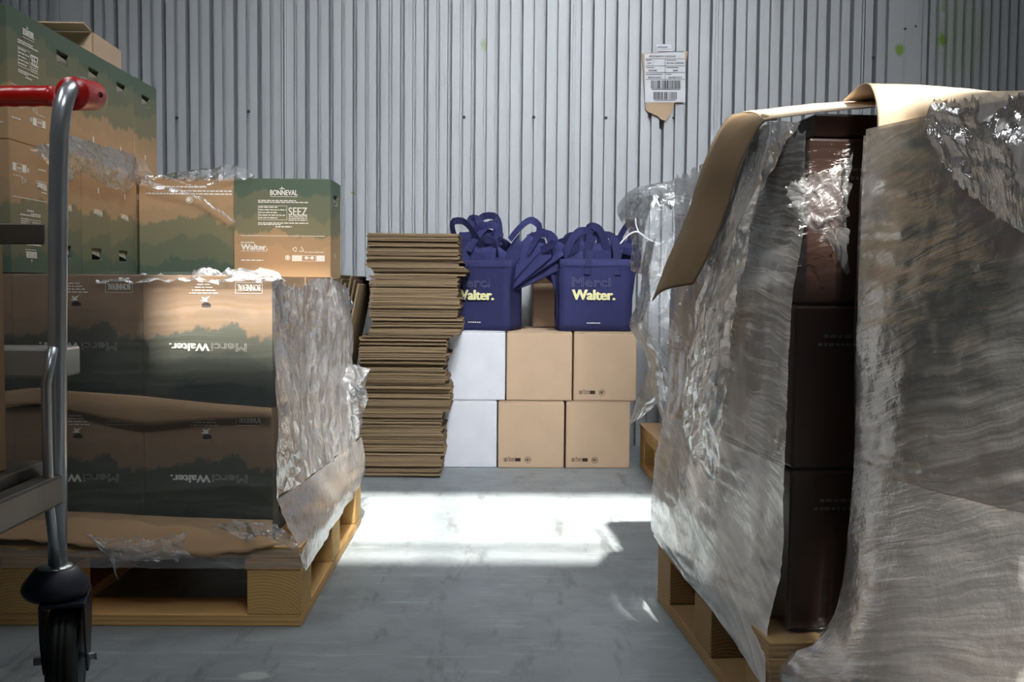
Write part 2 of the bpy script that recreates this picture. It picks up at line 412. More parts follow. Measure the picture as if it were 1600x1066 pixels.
def patch_mesh(name, rows, nu, nv, mat, amp=0.0, freq=12, seed=0, ragged=None, fold=0.0, fdir=(30, 3), thick=0.0, rag=0.02, holes=0.0):
    """sheet through rows of points (rows run along v, points along u), crumpled along its normal; ragged names torn edges"""
    rows = [[Vector(p) for p in r] for r in rows]
    cols = [catmull(r, nu) for r in rows]
    grid = list(zip(*[catmull([c[i] for c in cols], nv) for i in range(nu)]))      # grid[v][u]
    bm = bmesh.new(); uvl = bm.loops.layers.uv.new('UVMap')
    def nrm(j, i):
        a = grid[j][min(i + 1, nu - 1)] - grid[j][max(i - 1, 0)]; b = grid[min(j + 1, nv - 1)][i] - grid[max(j - 1, 0)][i]
        c = a.cross(b); return c.normalized() if c.length > 1e-9 else Vector((0, 0, 1))
    vs = []; uvs = {}; vlen = [0.0]
    for j in range(1, nv): vlen.append(vlen[-1] + (grid[j][nu // 2] - grid[j - 1][nu // 2]).length)
    for j in range(nv):
        row = []; ul = 0.0
        for i in range(nu):
            p = grid[j][i]
            if i: ul += (p - grid[j][i - 1]).length
            q = p * freq + Vector((seed * 7.3, seed * 3.1, seed * 1.7))
            d = amp * (noise.fractal(q, 0.9, 2.0, 4) if amp else 0)
            if fold:
                qq = Vector((ul * fdir[0], vlen[j] * fdir[1], seed * 2.2)); d += fold * (1 - 2 * abs(noise.noise(qq))) * 0.8
            edge = 1.0
            if ragged:
                k = 0.0; qn = noise.noise(Vector((i * 0.35, j * 0.35, seed * 5.0))) + 0.6 * noise.noise(Vector((i * 1.1, j * 1.1, seed * 9.0)))
                dirv = Vector((0, 0, 0))
                if 't' in ragged and j == 0: dirv += (grid[1][i] - grid[0][i]).normalized()
                if 'b' in ragged and j == nv - 1: dirv += (grid[-2][i] - grid[-1][i]).normalized()
                if 'l' in ragged and i == 0: dirv += (grid[j][1] - grid[j][0]).normalized()
                if 'r' in ragged and i == nu - 1: dirv += (grid[j][-2] - grid[j][-1]).normalized()
                p = p + dirv * rag * qn
            v = bm.verts.new(p + nrm(j, i) * d); uvs[v] = (ul, vlen[j]); row.append(v)
        vs.append(row)
    for j in range(nv - 1):
        for i in range(nu - 1):
            if holes and noise.noise(Vector((i * 0.22, j * 0.22, seed * 4.4))) > holes: continue
            f = bm.faces.new((vs[j][i], vs[j][i + 1], vs[j + 1][i + 1], vs[j + 1][i])); f.smooth = True
            for lp in f.loops: lp[uvl].uv = uvs[lp.vert]
    me = bpy.data.meshes.new(name); bm.to_mesh(me); bm.free(); me.materials.append(mat)
    return me


def patch(name, parent, rows, nu, nv, mat, solid=0.0, **kw):
    o = link(name, patch_mesh(name, rows, nu, nv, mat, **kw), parent)
    if solid:
        m = o.modifiers.new('thickness', 'SOLIDIFY'); m.thickness = solid; m.offset = 0
    return o


# ================================================================== the setting
WALL_Y = 3.90
# floor
s = NT('painted_concrete'); v = s.coord('Object')
n1 = s.noise(v, 1.6, 6, 0.6); n2 = s.noise(v, 9, 6, 0.65); n3 = s.noise(s.coord('Object', (3.0, 16, 1), rot=(0, 0, 0.15)), 2.2, 6, 0.7); n4 = s.noise(v, 120, 3)
c = s.mix(n1, rgb(112, 120, 124), rgb(146, 154, 158))
c = s.mix(s.math('MULTIPLY', s.ramp(n2, [(0.45, (0, 0, 0)), (0.75, (1, 1, 1))]), 0.55), c, rgb(96, 102, 106))
c = s.mix(s.math('MULTIPLY', s.ramp(n3, [(0.55, (0, 0, 0)), (0.72, (1, 1, 1))]), 0.5), c, rgb(176, 182, 184))
mud = s.ramp(s.noise(s.coord('Object', (7, 1.4, 1), rot=(0, 0, -0.9)), 2.4, 7, 0.7), [(0.56, (0, 0, 0)), (0.66, (1, 1, 1))])
c = s.mix(s.math('MULTIPLY', mud, 0.55), c, rgb(74, 74, 74))
vm = s.n('ShaderNodeVectorMath', operation='DISTANCE'); s.l(s.coord('Object', (1, 1.5, 0)), vm.inputs[0]); vm.inputs[1].default_value = (-.372, 1.565 * 1.5, 0)
sr = s.n('ShaderNodeMapRange'); s.l(s.math('ADD', vm.outputs['Value'], s.math('MULTIPLY', n4, .016)), sr.inputs[0]); sr.inputs[1].default_value = .036; sr.inputs[2].default_value = .028; sr.inputs[3].default_value = 0; sr.inputs[4].default_value = .6
c = s.mix(sr.outputs[0], c, rgb(190, 196, 196))
spk = s.ramp(n4, [(0.70, (0, 0, 0)), (0.76, (1, 1, 1))])
c = s.mix(s.math('MULTIPLY', spk, 0.4), c, rgb(60, 60, 60))
rg = s.n('ShaderNodeMapRange'); s.l(n2, rg.inputs[0]); rg.inputs[3].default_value = 0.32; rg.inputs[4].default_value = 0.6
s.bsdf(c, rg.outputs[0], 0, 0.5, s.bump(s.math('ADD', n2, n4), 0.12, 0.004)); M['floor'] = s.m
tag(MB().box(-3.2, 3.2, -3.5, 4.1, -0.1, 0).build('floor', M['floor']), kind='structure')

# corrugated metal
def wall_metal(name, base):
    s = NT(name); v = s.coord('Object')
    n = s.noise(v, 2.2, 5); g = s.noise(v, 130, 3, 0.7); d = s.noise(s.coord('Object', (14, 1, 1.2)), 1.6, 5)
    c = s.mix(n, tuple(x * .88 for x in base), tuple(x * 1.08 for x in base))
    c = s.mix(s.math('MULTIPLY', g, 0.22), c, tuple(x * .72 for x in base))
    c = s.mix(s.math('MULTIPLY', s.ramp(d, [(0.55, (0, 0, 0)), (0.8, (1, 1, 1))]), 0.25), c, rgb(120, 116, 104))
    for (x, z, r, k, sz) in spots:                                   # green spray-paint marks on the sheet metal
        vm = s.n('ShaderNodeVectorMath', operation='DISTANCE')
        mp = s.coord('Object', (1, 0, sz)); s.l(mp, vm.inputs[0]); vm.inputs[1].default_value = (x, 0, z * sz)
        dd = s.math('ADD', vm.outputs['Value'], s.math('MULTIPLY', s.math('SUBTRACT', s.noise(v, 60, 3), 0.5), r * 0.8))
        mr = s.n('ShaderNodeMapRange'); s.l(dd, mr.inputs[0]); mr.inputs[1].default_value = r; mr.inputs[2].default_value = r * 0.45
        mr.inputs[3].default_value = 0; mr.inputs[4].default_value = k
        c = s.mix(mr.outputs[0], c, rgb(122, 158, 30))
    s.bsdf(c, 0.5, 0.25, 0.5, s.bump(g, 0.05, 0.001)); return s.m
spots = []
for (px, py, r, k, sz) in ((1402, 80, 0.022, 0.9, 0.75), (1471, 63, 0.022, 0.9, 0.7), (1473, 12, 0.016, 0.5, 0.6), (1500, 60, 0.13, 0.22, 0.6), (756, 72, 0.016, 0.45, 0.5), (552, 302, 0.006, 0.8, 1)):
    q = P(px, py, WALL_Y); spots.append((q.x, q.z, r, k, sz))
M['wall'] = wall_metal('galvanised_sheet', rgb(188, 192, 196))

def profile_wall(name, prof, z0, z1, parent=None):
    mb = MB(); a = [mb.b.verts.new((x, y, z0)) for x, y in prof]; b = [mb.b.verts.new((x, y, z1)) for x, y in prof]
    for i in range(len(prof) - 1): mb.b.faces.new((a[i], a[i + 1], b[i + 1], b[i]))
    return mb.build(name, M['wall'], parent)

XL, XR = -1.585, 1.595
prof = []; k0 = -0.095; per = 0.0885
yp, yd, ysh = WALL_Y - 0.022, WALL_Y + 0.020, WALL_Y
seams = [(448 - 776) * 3.9 / 1600, (893 - 776) * 3.9 / 1600, (1112 - 776) * 3.9 / 1600, (1338 - 776) * 3.9 / 1600]
k = math.ceil((XL - k0) / per) ; x = k0 + k * per
prof.append((XL, yp))
while x + per * .5 < XR - 0.09:
    prof += [(x - .0085, yp), (x - .0075, yd), (x + .0075, yd), (x + .0085, yp)]
    xs = x + per * .5
    prof += [(xs - .0065, yp), (xs - .0055, ysh), (xs + .0055, ysh), (xs + .0065, yp)]
    x += per
prof.append((XR, yp))
wb = tag(profile_wall('wall_back', prof, 0, CEIL), kind='structure')
for sx in seams:
    mb = MB(); mb.box(sx - .009, sx - .003, yp - .006, yp + .02, 0, CEIL); mb.box(sx + .001, sx + .008, yp - .005, yp + .02, 0, CEIL)
    mb.build('panel_seam', M['wall'], wb)
def fine(x0, x1, y, pitch=0.0345, start=0.0):
    out = [(x0, y)]; x = x0 + start
    while x < x1 - pitch:
        out += [(x, y), (x + .002, y + .020), (x + .013, y + .020), (x + .015, y)]; x += pitch
    return out + [(x1, y)]
wbl = tag(profile_wall('wall_back_left', [(-1.585, WALL_Y + .02)] + [(p[0], p[1]) for p in reversed(fine(-3.2, -1.60, WALL_Y - 0.018))], 0, CEIL), kind='structure')
wbr = tag(profile_wall('wall_back_right', fine(1.605, 3.2, WALL_Y - 0.014), 0, CEIL), kind='structure')
MB().box(-1.645, -1.628, WALL_Y - .03, WALL_Y + .02, 0, CEIL).build('corner_flashing', M['wall'], wbl)
MB().box(-1.625, -1.538, WALL_Y - .026, WALL_Y + .02, 0, CEIL).build('corner_flashing', M['wall'], wbl)
MB().box(1.520, 1.585, WALL_Y - .026, WALL_Y + .02, 0, CEIL).build('corner_flashing', M['wall'], wbr)
MB().box(1.587, 1.604, WALL_Y - .030, WALL_Y + .02, 0, CEIL).build('corner_flashing', M['wall'], wbr)
for px, py in ((276, 184), (388, 174), (725, 183), (834, 183), (947, 184), (1053, 184), (1365, 90), (1431, 41), (1415, 45)):
    q = P(px, py, WALL_Y - .026)
    MB().lathe([(0.006, 0), (0.006, .003), (.003, .005)], Matrix.Translation((q.x, WALL_Y - .022, q.z)) @ Matrix.Rotation(math.pi / 2, 4, 'X'), 8).build('wall_screw', M['screw'], wb)
M['plain_wall'] = simple('grey_panel', rgb(120, 122, 122), 0.7)
tag(MB().box(-3.3, -3.2, -3.5, 4.0, 0, CEIL).build('wall_left', M['plain_wall']), kind='structure')
tag(MB().box(3.2, 3.3, -3.5, 4.0, 0, CEIL).build('wall_right', M['plain_wall']), kind='structure')
tag(MB().box(-3.3, 3.3, -3.6, -3.5, 0, CEIL).build('wall_rear', M['plain_wall']), kind='structure')
# ceiling with a rooflight; unseen openings and bars added to shape sun patches
hy0, hy1 = 2.23 - SUN_DY * CEIL, 2.95 - SUN_DY * CEIL
hx0, hx1 = -0.66 - SUN_DX * CEIL, 1.0 - SUN_DX * CEIL
hxm = 0.27 - SUN_DX * CEIL; hyn = 1.86 - SUN_DY * CEIL
holes = [(hx0, hx1, hy0, hy1), (hxm, hx1, hyn, hy0), (0.450 - SUN_DX * CEIL, 0.66 - SUN_DX * CEIL, 1.05 - SUN_DY * CEIL, 1.56 - SUN_DY * CEIL)]  # side openings added to throw sun patches on the right loads
cxs = sorted({-3.3, 3.3, *[h[0] for h in holes], *[h[1] for h in holes]}); cys = sorted({-3.6, 4.1, *[h[2] for h in holes], *[h[3] for h in holes]})
mb = MB()
for xa, xb in zip(cxs, cxs[1:]):
    for ya, yb in zip(cys, cys[1:]):
        if not any(h[0] <= (xa + xb) / 2 <= h[1] and h[2] <= (ya + yb) / 2 <= h[3] for h in holes): mb.box(xa, xb, ya, yb, CEIL, CEIL + .015)
tag(mb.build('ceiling', M['plain_wall']), kind='structure')
mb = MB()
for t in (0.12,): mb.box(hx0, hxm, hy0 + t * (hy1 - hy0) - .008, hy0 + t * (hy1 - hy0) + .008, CEIL + .02, CEIL + .06)
mb.box(hxm, hx1, 1.965 - SUN_DY * CEIL, 2.10 - SUN_DY * CEIL, CEIL + .02, CEIL + .06); mb.box(0.26, 0.275, hy0, hy1, CEIL + .02, CEIL + .06)
tag(mb.build('sun_bars_1', M['steel_dark']), kind='structure')  # bars added out of view to cut the sunbeam


# ================================================================== pallets
def pallet(name, label, w, d, loc, rz, nx=3, ny=3, decks=6, shaded=False):
    """w along x, d along y, origin at the centre of the foot"""
    t = thing(name, label, 'pallet', loc, rz)
    xs = [-w / 2 + .048 if i == 0 else (w / 2 - .048 if i == nx - 1 else -w / 2 + .05 + (w - .1) * i / (nx - 1)) for i in range(nx)]
    ys = [-d / 2 + .05 + (d - .1) * i / (ny - 1) for i in range(ny)]
    for i, xx in enumerate(xs):
        for j, yy in enumerate(ys):
            bw = 0.048 if i in (0, nx - 1) else 0.068
            o = MB().box(-bw, bw, -.05, .05, 0, .08).build('block', M['wood_shaded_end' if shaded else 'wood_end'], t, bevel=.002); o.location = (xx, yy, .021)
    for yy in (ys[0], ys[-1]):
        o = MB().box(-w / 2, w / 2, -.05, .05, 0, .021).build('bottom_board', M['wood_shaded' if shaded else 'wood'], t, bevel=.002); o.location = (0, yy, 0)
    for xx in xs:
        o = MB().box(-.048, .048, -d / 2 + .1, d / 2 - .1, 0, .021).build('bottom_board', M['wood_shaded' if shaded else 'wood'], t, bevel=.002); o.location = (xx, 0, 0)
    for xx in xs:
        o = MB().box(-.05, .05, -d / 2, d / 2, 0, .021).build('stringer_board', M['wood_shaded' if shaded else 'wood'], t, bevel=.002); o.location = (xx if abs(xx) < .01 else xx * (w / 2 - .05) / abs(xx), 0, .101)
    for i in range(decks):
        yy = -d / 2 + .05 + (d - .1) * i / (decks - 1)
        o = MB().box(-w / 2, w / 2, -.048, .048, 0, .021).build('deck_board', M['wood_shaded' if shaded else 'wood'], t, bevel=.002); o.location = (0, yy, .122)
    return t
DECK = 0.143
PLX0, PLX1, PLY0, PLY1 = -1.30, -0.343, 1.795, 2.59
pallet('wooden_pallet', 'pale wooden pallet under the green and brown printed cartons at left', PLX1 - PLX0, PLY1 - PLY0, ((PLX0 + PLX1) / 2, (PLY0 + PLY1) / 2, 0), 0)


# ================================================================== printed cartons
CW, CD, CH = 0.2305, 0.1575, 0.236
FACE_A = lambda u, v, w=CW, d=CD: (u - w / 2, -d / 2 - .0006, v)
def carton_body(W_, D_, H_, mat, parent, slots=True):
    mb = MB(); w, d = W_ / 2, D_ / 2
    mb.quad((-w, -d, 0), (w, -d, 0), (w, -d, H_), (-w, -d, H_)); mb.quad((w, d, 0), (-w, d, 0), (-w, d, H_), (w, d, H_))
    mb.quad((-w, -d, H_), (w, -d, H_), (w, d, H_), (-w, d, H_)); mb.quad((-w, d, 0), (w, d, 0), (w, -d, 0), (-w, -d, 0))
    for sg in (-1, 1):
        x = sg * w
        if not slots: mb.quad((x, -d, 0), (x, d, 0), (x, d, H_), (x, -d, H_)); continue
        a, b, z0, z1 = -.028, .028, H_ * .76, H_ * .86
        ys = (-d, a, b, d); zs = (0, z0, z1, H_)
        for i in range(3):
            for j in range(3):
                if i == 1 and j == 1: continue
                mb.quad((x, ys[i], zs[j]), (x, ys[i + 1], zs[j]), (x, ys[i + 1], zs[j + 1]), (x, ys[i], zs[j + 1]))
        xi = x - sg * .02
        mb.quad((xi, a, z0), (xi, b, z0), (xi, b, z1), (xi, a, z1))
        mb.quad((x, a, z0), (x, b, z0), (xi, b, z0), (xi, a, z0)); mb.quad((x, a, z1), (x, b, z1), (xi, b, z1), (xi, a, z1))
        mb.quad((x, a, z0), (x, a, z1), (xi, a, z1), (xi, a, z0)); mb.quad((x, b, z0), (x, b, z1), (xi, b, z1), (xi, b, z0))
    bmesh.ops.remove_doubles(mb.b, verts=mb.b.verts[:], dist=1e-5)
    return mb.build('carton_body', mat, parent, bevel=.0016)


def print_a(t, place, W_, H_, k=1.0):
    """the wide face with the big name, the analysis panel and the distributor"""
    U = lambda f: f * W_; V = lambda f: f * H_
    p = Print(place)
    p.heavy('BONNEVAL', U(.375), U(.66), V(.83), V(.885), .035); p.poly([(U(.47), V(.893)), (U(.485), V(.905)), (U(.49), V(.897)), (U(.498), V(.925)), (U(.506), V(.897)), (U(.515), V(.905)), (U(.53), V(.893))])
    p.rect(U(.375), U(.66), V(.815), V(.820))
    p.heavy('SEEZ', U(.565), U(.76), V(.625), V(.71), .02)
    p.build('brand_lettering', M['ink_white'], t)
    p = Print(place)
    p.words(U(.25), U(.65), V(.772), V(.010), 1); p.words(U(.25), U(.77), V(.755), V(.010), 2)
    p.frame(U(.25), U(.55), V(.58), V(.725), .0009)
    for i, (a, b) in enumerate(((.26, .45), (.26, .54), (.26, .46), (.26, .53), (.26, .46))): p.words(U(a), U(b), V(.705 - i * .027), V(.010), 5 + i)
    for i in range(3): p.words(U(.565), U(.76), V(.61 - i * .017), V(.008), 20 + i)
    p.words(U(.25), U(.77), V(.545), V(.010), 30); p.words(U(.25), U(.50), V(.530), V(.010), 31); p.words(U(.43), U(.60), V(.507), V(.012), 32)
    p.rect(U(.07), U(.94), V(.418), V(.423))
    p.words(U(.07), U(.21), V(.345), V(.010), 33)
    p.words(U(.075), U(.35), V(.262), V(.006), 34); p.words(U(.075), U(.30), V(.165), V(.012), 35); p.words(U(.73), U(.93), V(.255), V(.006), 36)
    p.build('small_print', M['ink_white'], t)
    p = Print(place); p.heavy('Walter.', U(.07), U(.35), V(.275), V(.335), .07); p.build('distributor_lettering', M['ink_white'], t)
    p = Print(place)
    for i in range(3): p.ring(U(.63), V(.285), U(.024), U(.009), 6, i * 2.09 + .2, i * 2.09 + 1.8)
    a = (U(.695), V(.30)); 
    for (x0, y0, x1, y1) in ((.67, .262, .72, .262), (.72, .262, .695, .31), (.695, .31, .67, .262)):
        p.poly([(U(x0), V(y0)), (U(x1), V(y1)), (U(x1) + .001, V(y1) + .0016), (U(x0) + .001, V(y0) + .0016)])
    p.ring(U(.555), V(.20), U(.026), U(.007), 20)
    p.rect(U(.545), U(.565), V(.185), V(.215))
    p.rect(U(.60), U(.70), V(.165), V(.225)); p.frame(U(.70), U(.85), V(.165), V(.225), .0009)
    p.rect(U(.855), U(.94), V(.165), V(.225)); p.disc(U(.75), V(.20), U(.018)); p.disc(U(.81), V(.20), U(.018)); p.rect(U(.775), U(.785), V(.19), V(.205))
    p.build('recycling_icons', M['ink_white'], t)


def print_c(t, W_, D_, H_):
    place = lambda u, v: (W_ / 2 - u, D_ / 2 + .0006, v)
    p = Print(place); p.words(W_ * .30, W_ * .82, H_ * .085, .0035, 80); p.words(W_ * .04, W_ * .62, H_ * .125, .0035, 81); p.words(W_ * .04, W_ * .93, H_ * .155, .0035, 82)
    p.build('small_print', M['ink_white'], t)
    p = Print(place); p.ring(W_ * .48, H_ * .225, .008, .0016, 20); p.disc(W_ * .485, H_ * .222, .005, 9); p.build('round_mark', M['ink_white'], t)


def print_b(t, W_, D_, H_):
    """the opposite wide face: thanks lettering in the middle, boxed name and thumb hole by the foot"""
    place = lambda u, v: (W_ / 2 - u, D_ / 2 + .0006, v)
    U = lambda f: f * W_; V = lambda f: f * H_
    p = Print(place); p.text('Merci', U(.20), U(.475), V(.515), V(.575), 0, .014); p.build('outlined_lettering', M['ink_white'], t)
    p = Print(place); p.heavy('Walter.', U(.485), U(.80), V(.515), V(.575), .07); p.build('bold_lettering', M['ink_white'], t)
    p = Print(place); p.frame(U(.075), U(.285), V(.05), V(.135), .0008); p.heavy('BONNEVAL', U(.09), U(.27), V(.065), V(.115), .03)
    p.build('boxed_lettering', M['ink_white'], t); p = Print(place)
    for i in range(4): p.words(U(.42 + .02 * i), U(.64 - .02 * i), V(.13 - i * .022), V(.008), 50 + i)
    p.build('small_print', M['ink_white'], t); p = Print(place)
    p.poly([(U(.48), V(.155)), (U(.52), V(.17)), (U(.545), V(.16)), (U(.535), V(.185)), (U(.56), V(.195)), (U(.50), V(.20)), (U(.505), V(.178))])
    p.build('arrow_mark', M['ink_white'], t)
    p = Print(place); n = 14
    p.poly([(U(.51) + U(.037) * math.cos(math.pi * i / n), V(.232) - V(.03) * math.sin(math.pi * i / n) * 1.0) for i in range(n + 1)] + [(U(.51) + U(.037) * math.cos(math.pi + math.pi * i / n), V(.232) + V(.008) * math.sin(math.pi * i / n)) for i in range(1, n)])
    p.build('thumb_hole_shade', M['hole'], t)


def side_marks(t, W_, D_, H_, sg=1, lettered=False):
    place = lambda u, v: (sg * (W_ / 2 + .0006), sg * (u - D_ / 2), v)
    p = Print(place)
    p.rect(D_ * .42, D_ * .46, H_ * .20, H_ * .25); p.build('side_mark', M['ink_white'], t); 
    if lettered: p = Print(place); p.text('Walter.', D_ * .30, D_ * .62, H_ * .40, H_ * .46, .02); p.build('side_lettering', M['ink_white'], t)
    mb = MB()
    sgx = sg * (W_ / 2 - .006)
    mb.quad((sgx, -.026, H_ * .765), (sgx, .024, H_ * .762), (sgx + sg * .004, .022, H_ * .81), (sgx + sg * .002, -.026, H_ * .835))
    tag(mb.build('handle_flap', M['card_grey'], t), 'torn pale flap in the hand hole')


GR_C = 'printed cartons on the left pallet'
def make_carton(mat, H_=CH, b=True, side=True, a=True, lettered=False):
    t = thing('printed_carton', 'x', 'carton', (0, 0, 0), 0, GR_C)
    carton_body(CW, CD, H_, mat, t)
    if a: print_a(t, lambda u, v: (u - CW / 2, -CD / 2 - .0006, v), CW, H_)
    if b: print_b(t, CW, CD, H_)
    if side: side_marks(t, CW, CD, H_, 1, lettered)
    return t

X_COL = [-0.403 - CW / 2, -0.6345 - CW / 2, -0.866 - CW / 2]
Y_ROW = [1.843 + CD / 2 + 0.158 * i for i in range(5)]
Z_LAY = [0.148, 0.386, 0.624, 0.861]
proto = make_carton(M['camo_shaded'])
first = True
def put(ct, x, y, z, flip, label, H_=CH, rz=0.0):
    """flip: stands on its head, the thanks face to the front"""
    loc = (x, y, z + H_) if flip else (x, y, z)
    return dup(ct, loc, (math.pi if flip else 0, 0, rz), label)
cn = ['right-hand', 'middle', 'left-hand']; ln = ['lower', 'upper']; rn = ['front', 'second', 'third', 'fourth', 'rear']
for L in (0, 1):
    for c_ in range(3):
        for r_ in range(5):
            if r_ == 0:
                lab = ['upside-down dark green carton at right end of the wrapped %s row, front of left pallet', 'upside-down dark green carton in middle of the wrapped %s row, front of left pallet', 'upside-down dark green carton behind trolley post, wrapped %s row of left pallet'][c_] % ln[L]
            elif c_ == 0:
                lab = 'carton in %s layer behind cloudy film on pallet side, %s from the front' % (ln[L], rn[r_])
            else:
                if L == 0 and not (r_ == 4): pass
                lab = 'carton packed inside the wrapped load of the left pallet, hidden by the front row'
            jx = random.uniform(-.001, .001) if r_ else 0
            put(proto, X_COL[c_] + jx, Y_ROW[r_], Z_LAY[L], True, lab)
# third layer: two cartons on the back row, one column on the left
pr2 = make_carton(M['camo'])
pr2.location = (X_COL[0] + .002, Y_ROW[4], Z_LAY[2]); pr2['label'] = 'upright carton with big white name print, right end of the third layer beside bare wall'
pr3 = make_carton(M['camo'], CH, False); print_c(pr3, CW, CD, CH)
put(pr3, X_COL[1] + .006, Y_ROW[4] + .004, Z_LAY[2], True, 'upside-down green carton with a white round mark, left of the upright printed one')
# narrow print for cartons seen from the aisle side
def make_side_carton(flip):
    t = thing('printed_carton', 'x', 'carton', (0, 0, 0), 0, GR_C)
    carton_body(CW, CD, CH, M['camo'], t, False)
    if not flip: print_a(t, lambda u, v: (CW / 2 + .0006, u - CD / 2, v), CD, CH)
    else: print_a(t, lambda u, v: (CW / 2 + .0006, u - CD / 2, v), CD, CH)
    p = Print(lambda u, v: (u - CW / 2, -CD / 2 - .0006, v)); p.text('10L', CW * .82, CW * .96, CH * .12, CH * .16, .03); p.words(CW * .3, CW * .9, CH * .3, .004, 3); p.build('volume_lettering', M['ink_white'], t)
    return t
sc1 = make_side_carton(False)
sc1.children[0].data = sc1.children[0].data.copy()
xc = -0.867 - CW / 2
sc1.location = (xc, Y_ROW[0], Z_LAY[3]); sc1['label'] = 'topmost front carton of the tall left stack, white name print on its side'
tall = ['second', 'third', 'fourth', 'fifth']
for i in range(1, 5):
    put(pr2, xc + random.uniform(-.002, .002), Y_ROW[i], Z_LAY[3], False, 'top carton of the tall left stack with a hand hole, %s back from the front' % tall[i - 1])
pr4 = make_carton(M['camo'], CH, True, True, True, True)
for i in range(5):
    lab = 'upside-down carton under the tall left stack top layer, %s from the front' % (['first'] + tall)[i]
    if i in (0, 4):
        d_ = dup(sc1, (xc + .001, Y_ROW[i], Z_LAY[2] + CH), (math.pi, 0, 0), lab)
    else:
        put(pr4, xc + random.uniform(-.002, .002), Y_ROW[i], Z_LAY[2], True, lab)
for ch in list(proto.children) + list(pr3.children) + list(pr4.children): bpy.data.objects.remove(ch)
bpy.data.objects.remove(pr3); bpy.data.objects.remove(pr4)
bpy.data.objects.remove(proto)

# small open kraft box on top of the tall stack
def kraft_box(name, label, w, d, h, loc, rz=0.0, flaps=(), mat='kraft', cat='box', group=None, wall=.004, open_top=True):
    t = thing(name, label, cat, loc, rz, group); mb = MB()
    if open_top:
        for (x0, x1, y0, y1) in ((-w / 2, w / 2, -d / 2, -d / 2 + wall), (-w / 2, w / 2, d / 2 - wall, d / 2), (-w / 2, -w / 2 + wall, -d / 2, d / 2), (w / 2 - wall, w / 2, -d / 2, d / 2)): mb.box(x0, x1, y0, y1, 0, h)
        mb.box(-w / 2, w / 2, -d / 2, d / 2, 0, wall)
    else: mb.box(-w / 2, w / 2, -d / 2, d / 2, 0, h)
    mb.build('box_body', M[mat], t, bevel=.0012)
    for (edge, ang, ln_) in flaps:
        mb = MB()
        if edge in 'fb':
            sg = -1 if edge == 'f' else 1
            mb.box(-w / 2 + .002, w / 2 - .002, 0, ln_, -.0015, .0015); o = mb.build('flap', M[mat], t); o.location = (0, sg * (d / 2 + .001), h + .002); o.rotation_euler = (ang, 0, 0 if sg > 0 else math.pi)
        else:
            sg = -1 if edge == 'l' else 1
            mb.box(-d / 2 + .002, d / 2 - .002, 0, ln_, -.0015, .0015); o = mb.build('flap', M[mat], t); o.location = (sg * (w / 2 + .001), 0, h + .002); o.rotation_euler = (ang, 0, -sg * math.pi / 2)
    return t
kraft_box('open_box', 'small open kraft box with a raised flap on top of the tall left stack', .155, .19, .085, (-1.015, 2.50, Z_LAY[3] + CH + .002), 0.02, (('l', 0.45, .10), ('f', 0.12, .05)))

# kraft sheets between the layers and under the load
t = thing('kraft_sheet', 'brown kraft sheet between the two wrapped carton layers, front edge folded down', 'sheet', (-.75, 1.83, .385))
ofs = Vector((.75, -1.83, -.385))
def loc_rows(rows): return [[p + ofs for p in r] for r in rows]
edge_top = [P(0, 612, 1.835), P(60, 606, 1.835), P(110, 611, 1.835), P(220, 619, 1.835), P(330, 630, 1.835), P(424, 638, 1.835)]
edge_mid = [P(0, 628, 1.829), P(60, 628, 1.829), P(110, 630, 1.829), P(220, 636, 1.829), P(330, 642, 1.829), P(424, 645, 1.829)]
edge_low = [P(0, 640, 1.832), P(60, 632, 1.832), P(110, 642, 1.832), P(220, 664, 1.832), P(330, 656, 1.832), P(424, 653, 1.832)]
patch('sheet_flap', t, loc_rows([edge_top, edge_mid, edge_low]), 40, 8, M['kraft_sheet'], solid=.0015, amp=.002, freq=14)
t = thing('kraft_tray', 'torn brown cardboard tray turned up round the foot of the wrapped load', 'tray', (-.75, 1.82, .146)); ofs = Vector((.75, -1.82, -.146))
r1 = [P(x_, y_, 1.833) for x_, y_ in ((-200, 800), (0, 800), (110, 800), (220, 806), (330, 810), (426, 813))]
r2 = [P(x_, y_, 1.808) for x_, y_ in ((-200, 826), (0, 826), (110, 826), (220, 832), (330, 836), (426, 836))]
r3 = [P(x_, y_, 1.789) for x_, y_ in ((-200, 842), (0, 845), (110, 850), (220, 866), (330, 868), (428, 852))]
patch('tray_lip', t, loc_rows([r1, r2, r3]), 50, 10, M['kraft_sheet'], solid=.002, amp=.003, freq=10, seed=3, ragged='b', rag=.006)
MB().box(-.35, .35, .03, .60, -.002, .001).build('tray_base', M['kraft_sheet'], t)

# stretch film round the left load
t = thing('stretch_film', 'clear torn stretch film wrapped round the lower two carton layers, left pallet', 'plastic film', (-.39, 1.80, .1)); ofs = Vector((.39, -1.80, -.1))
ZT = 0.628
fr = []
for z, y in ((ZT, 1.838), (.5, 1.834), (.38, 1.824), (.26, 1.830), (.19, 1.822), (.15, 1.800), (.118, 1.788), (.106, 1.787)):
    fr.append([Vector((x_, y, z)) for x_ in (-1.2, -.95, -.7, -.5, -.397)])
fr[-2][-1].x = -.334; fr[-1][-1].x = -.331; fr[-3][-1].x = -.372; fr[-4][-1].x = -.388
patch('front_sheet', t, loc_rows(fr[:6]), 70, 50, M['f_front'], amp=.0035, freq=16, seed=2, fold=.002, fdir=(3, 50))
patch('front_skirt', t, loc_rows(fr[5:]), 70, 12, M['f_frontskirt'], amp=.0035, freq=16, seed=2, fold=.002, fdir=(3, 50))
sd = []
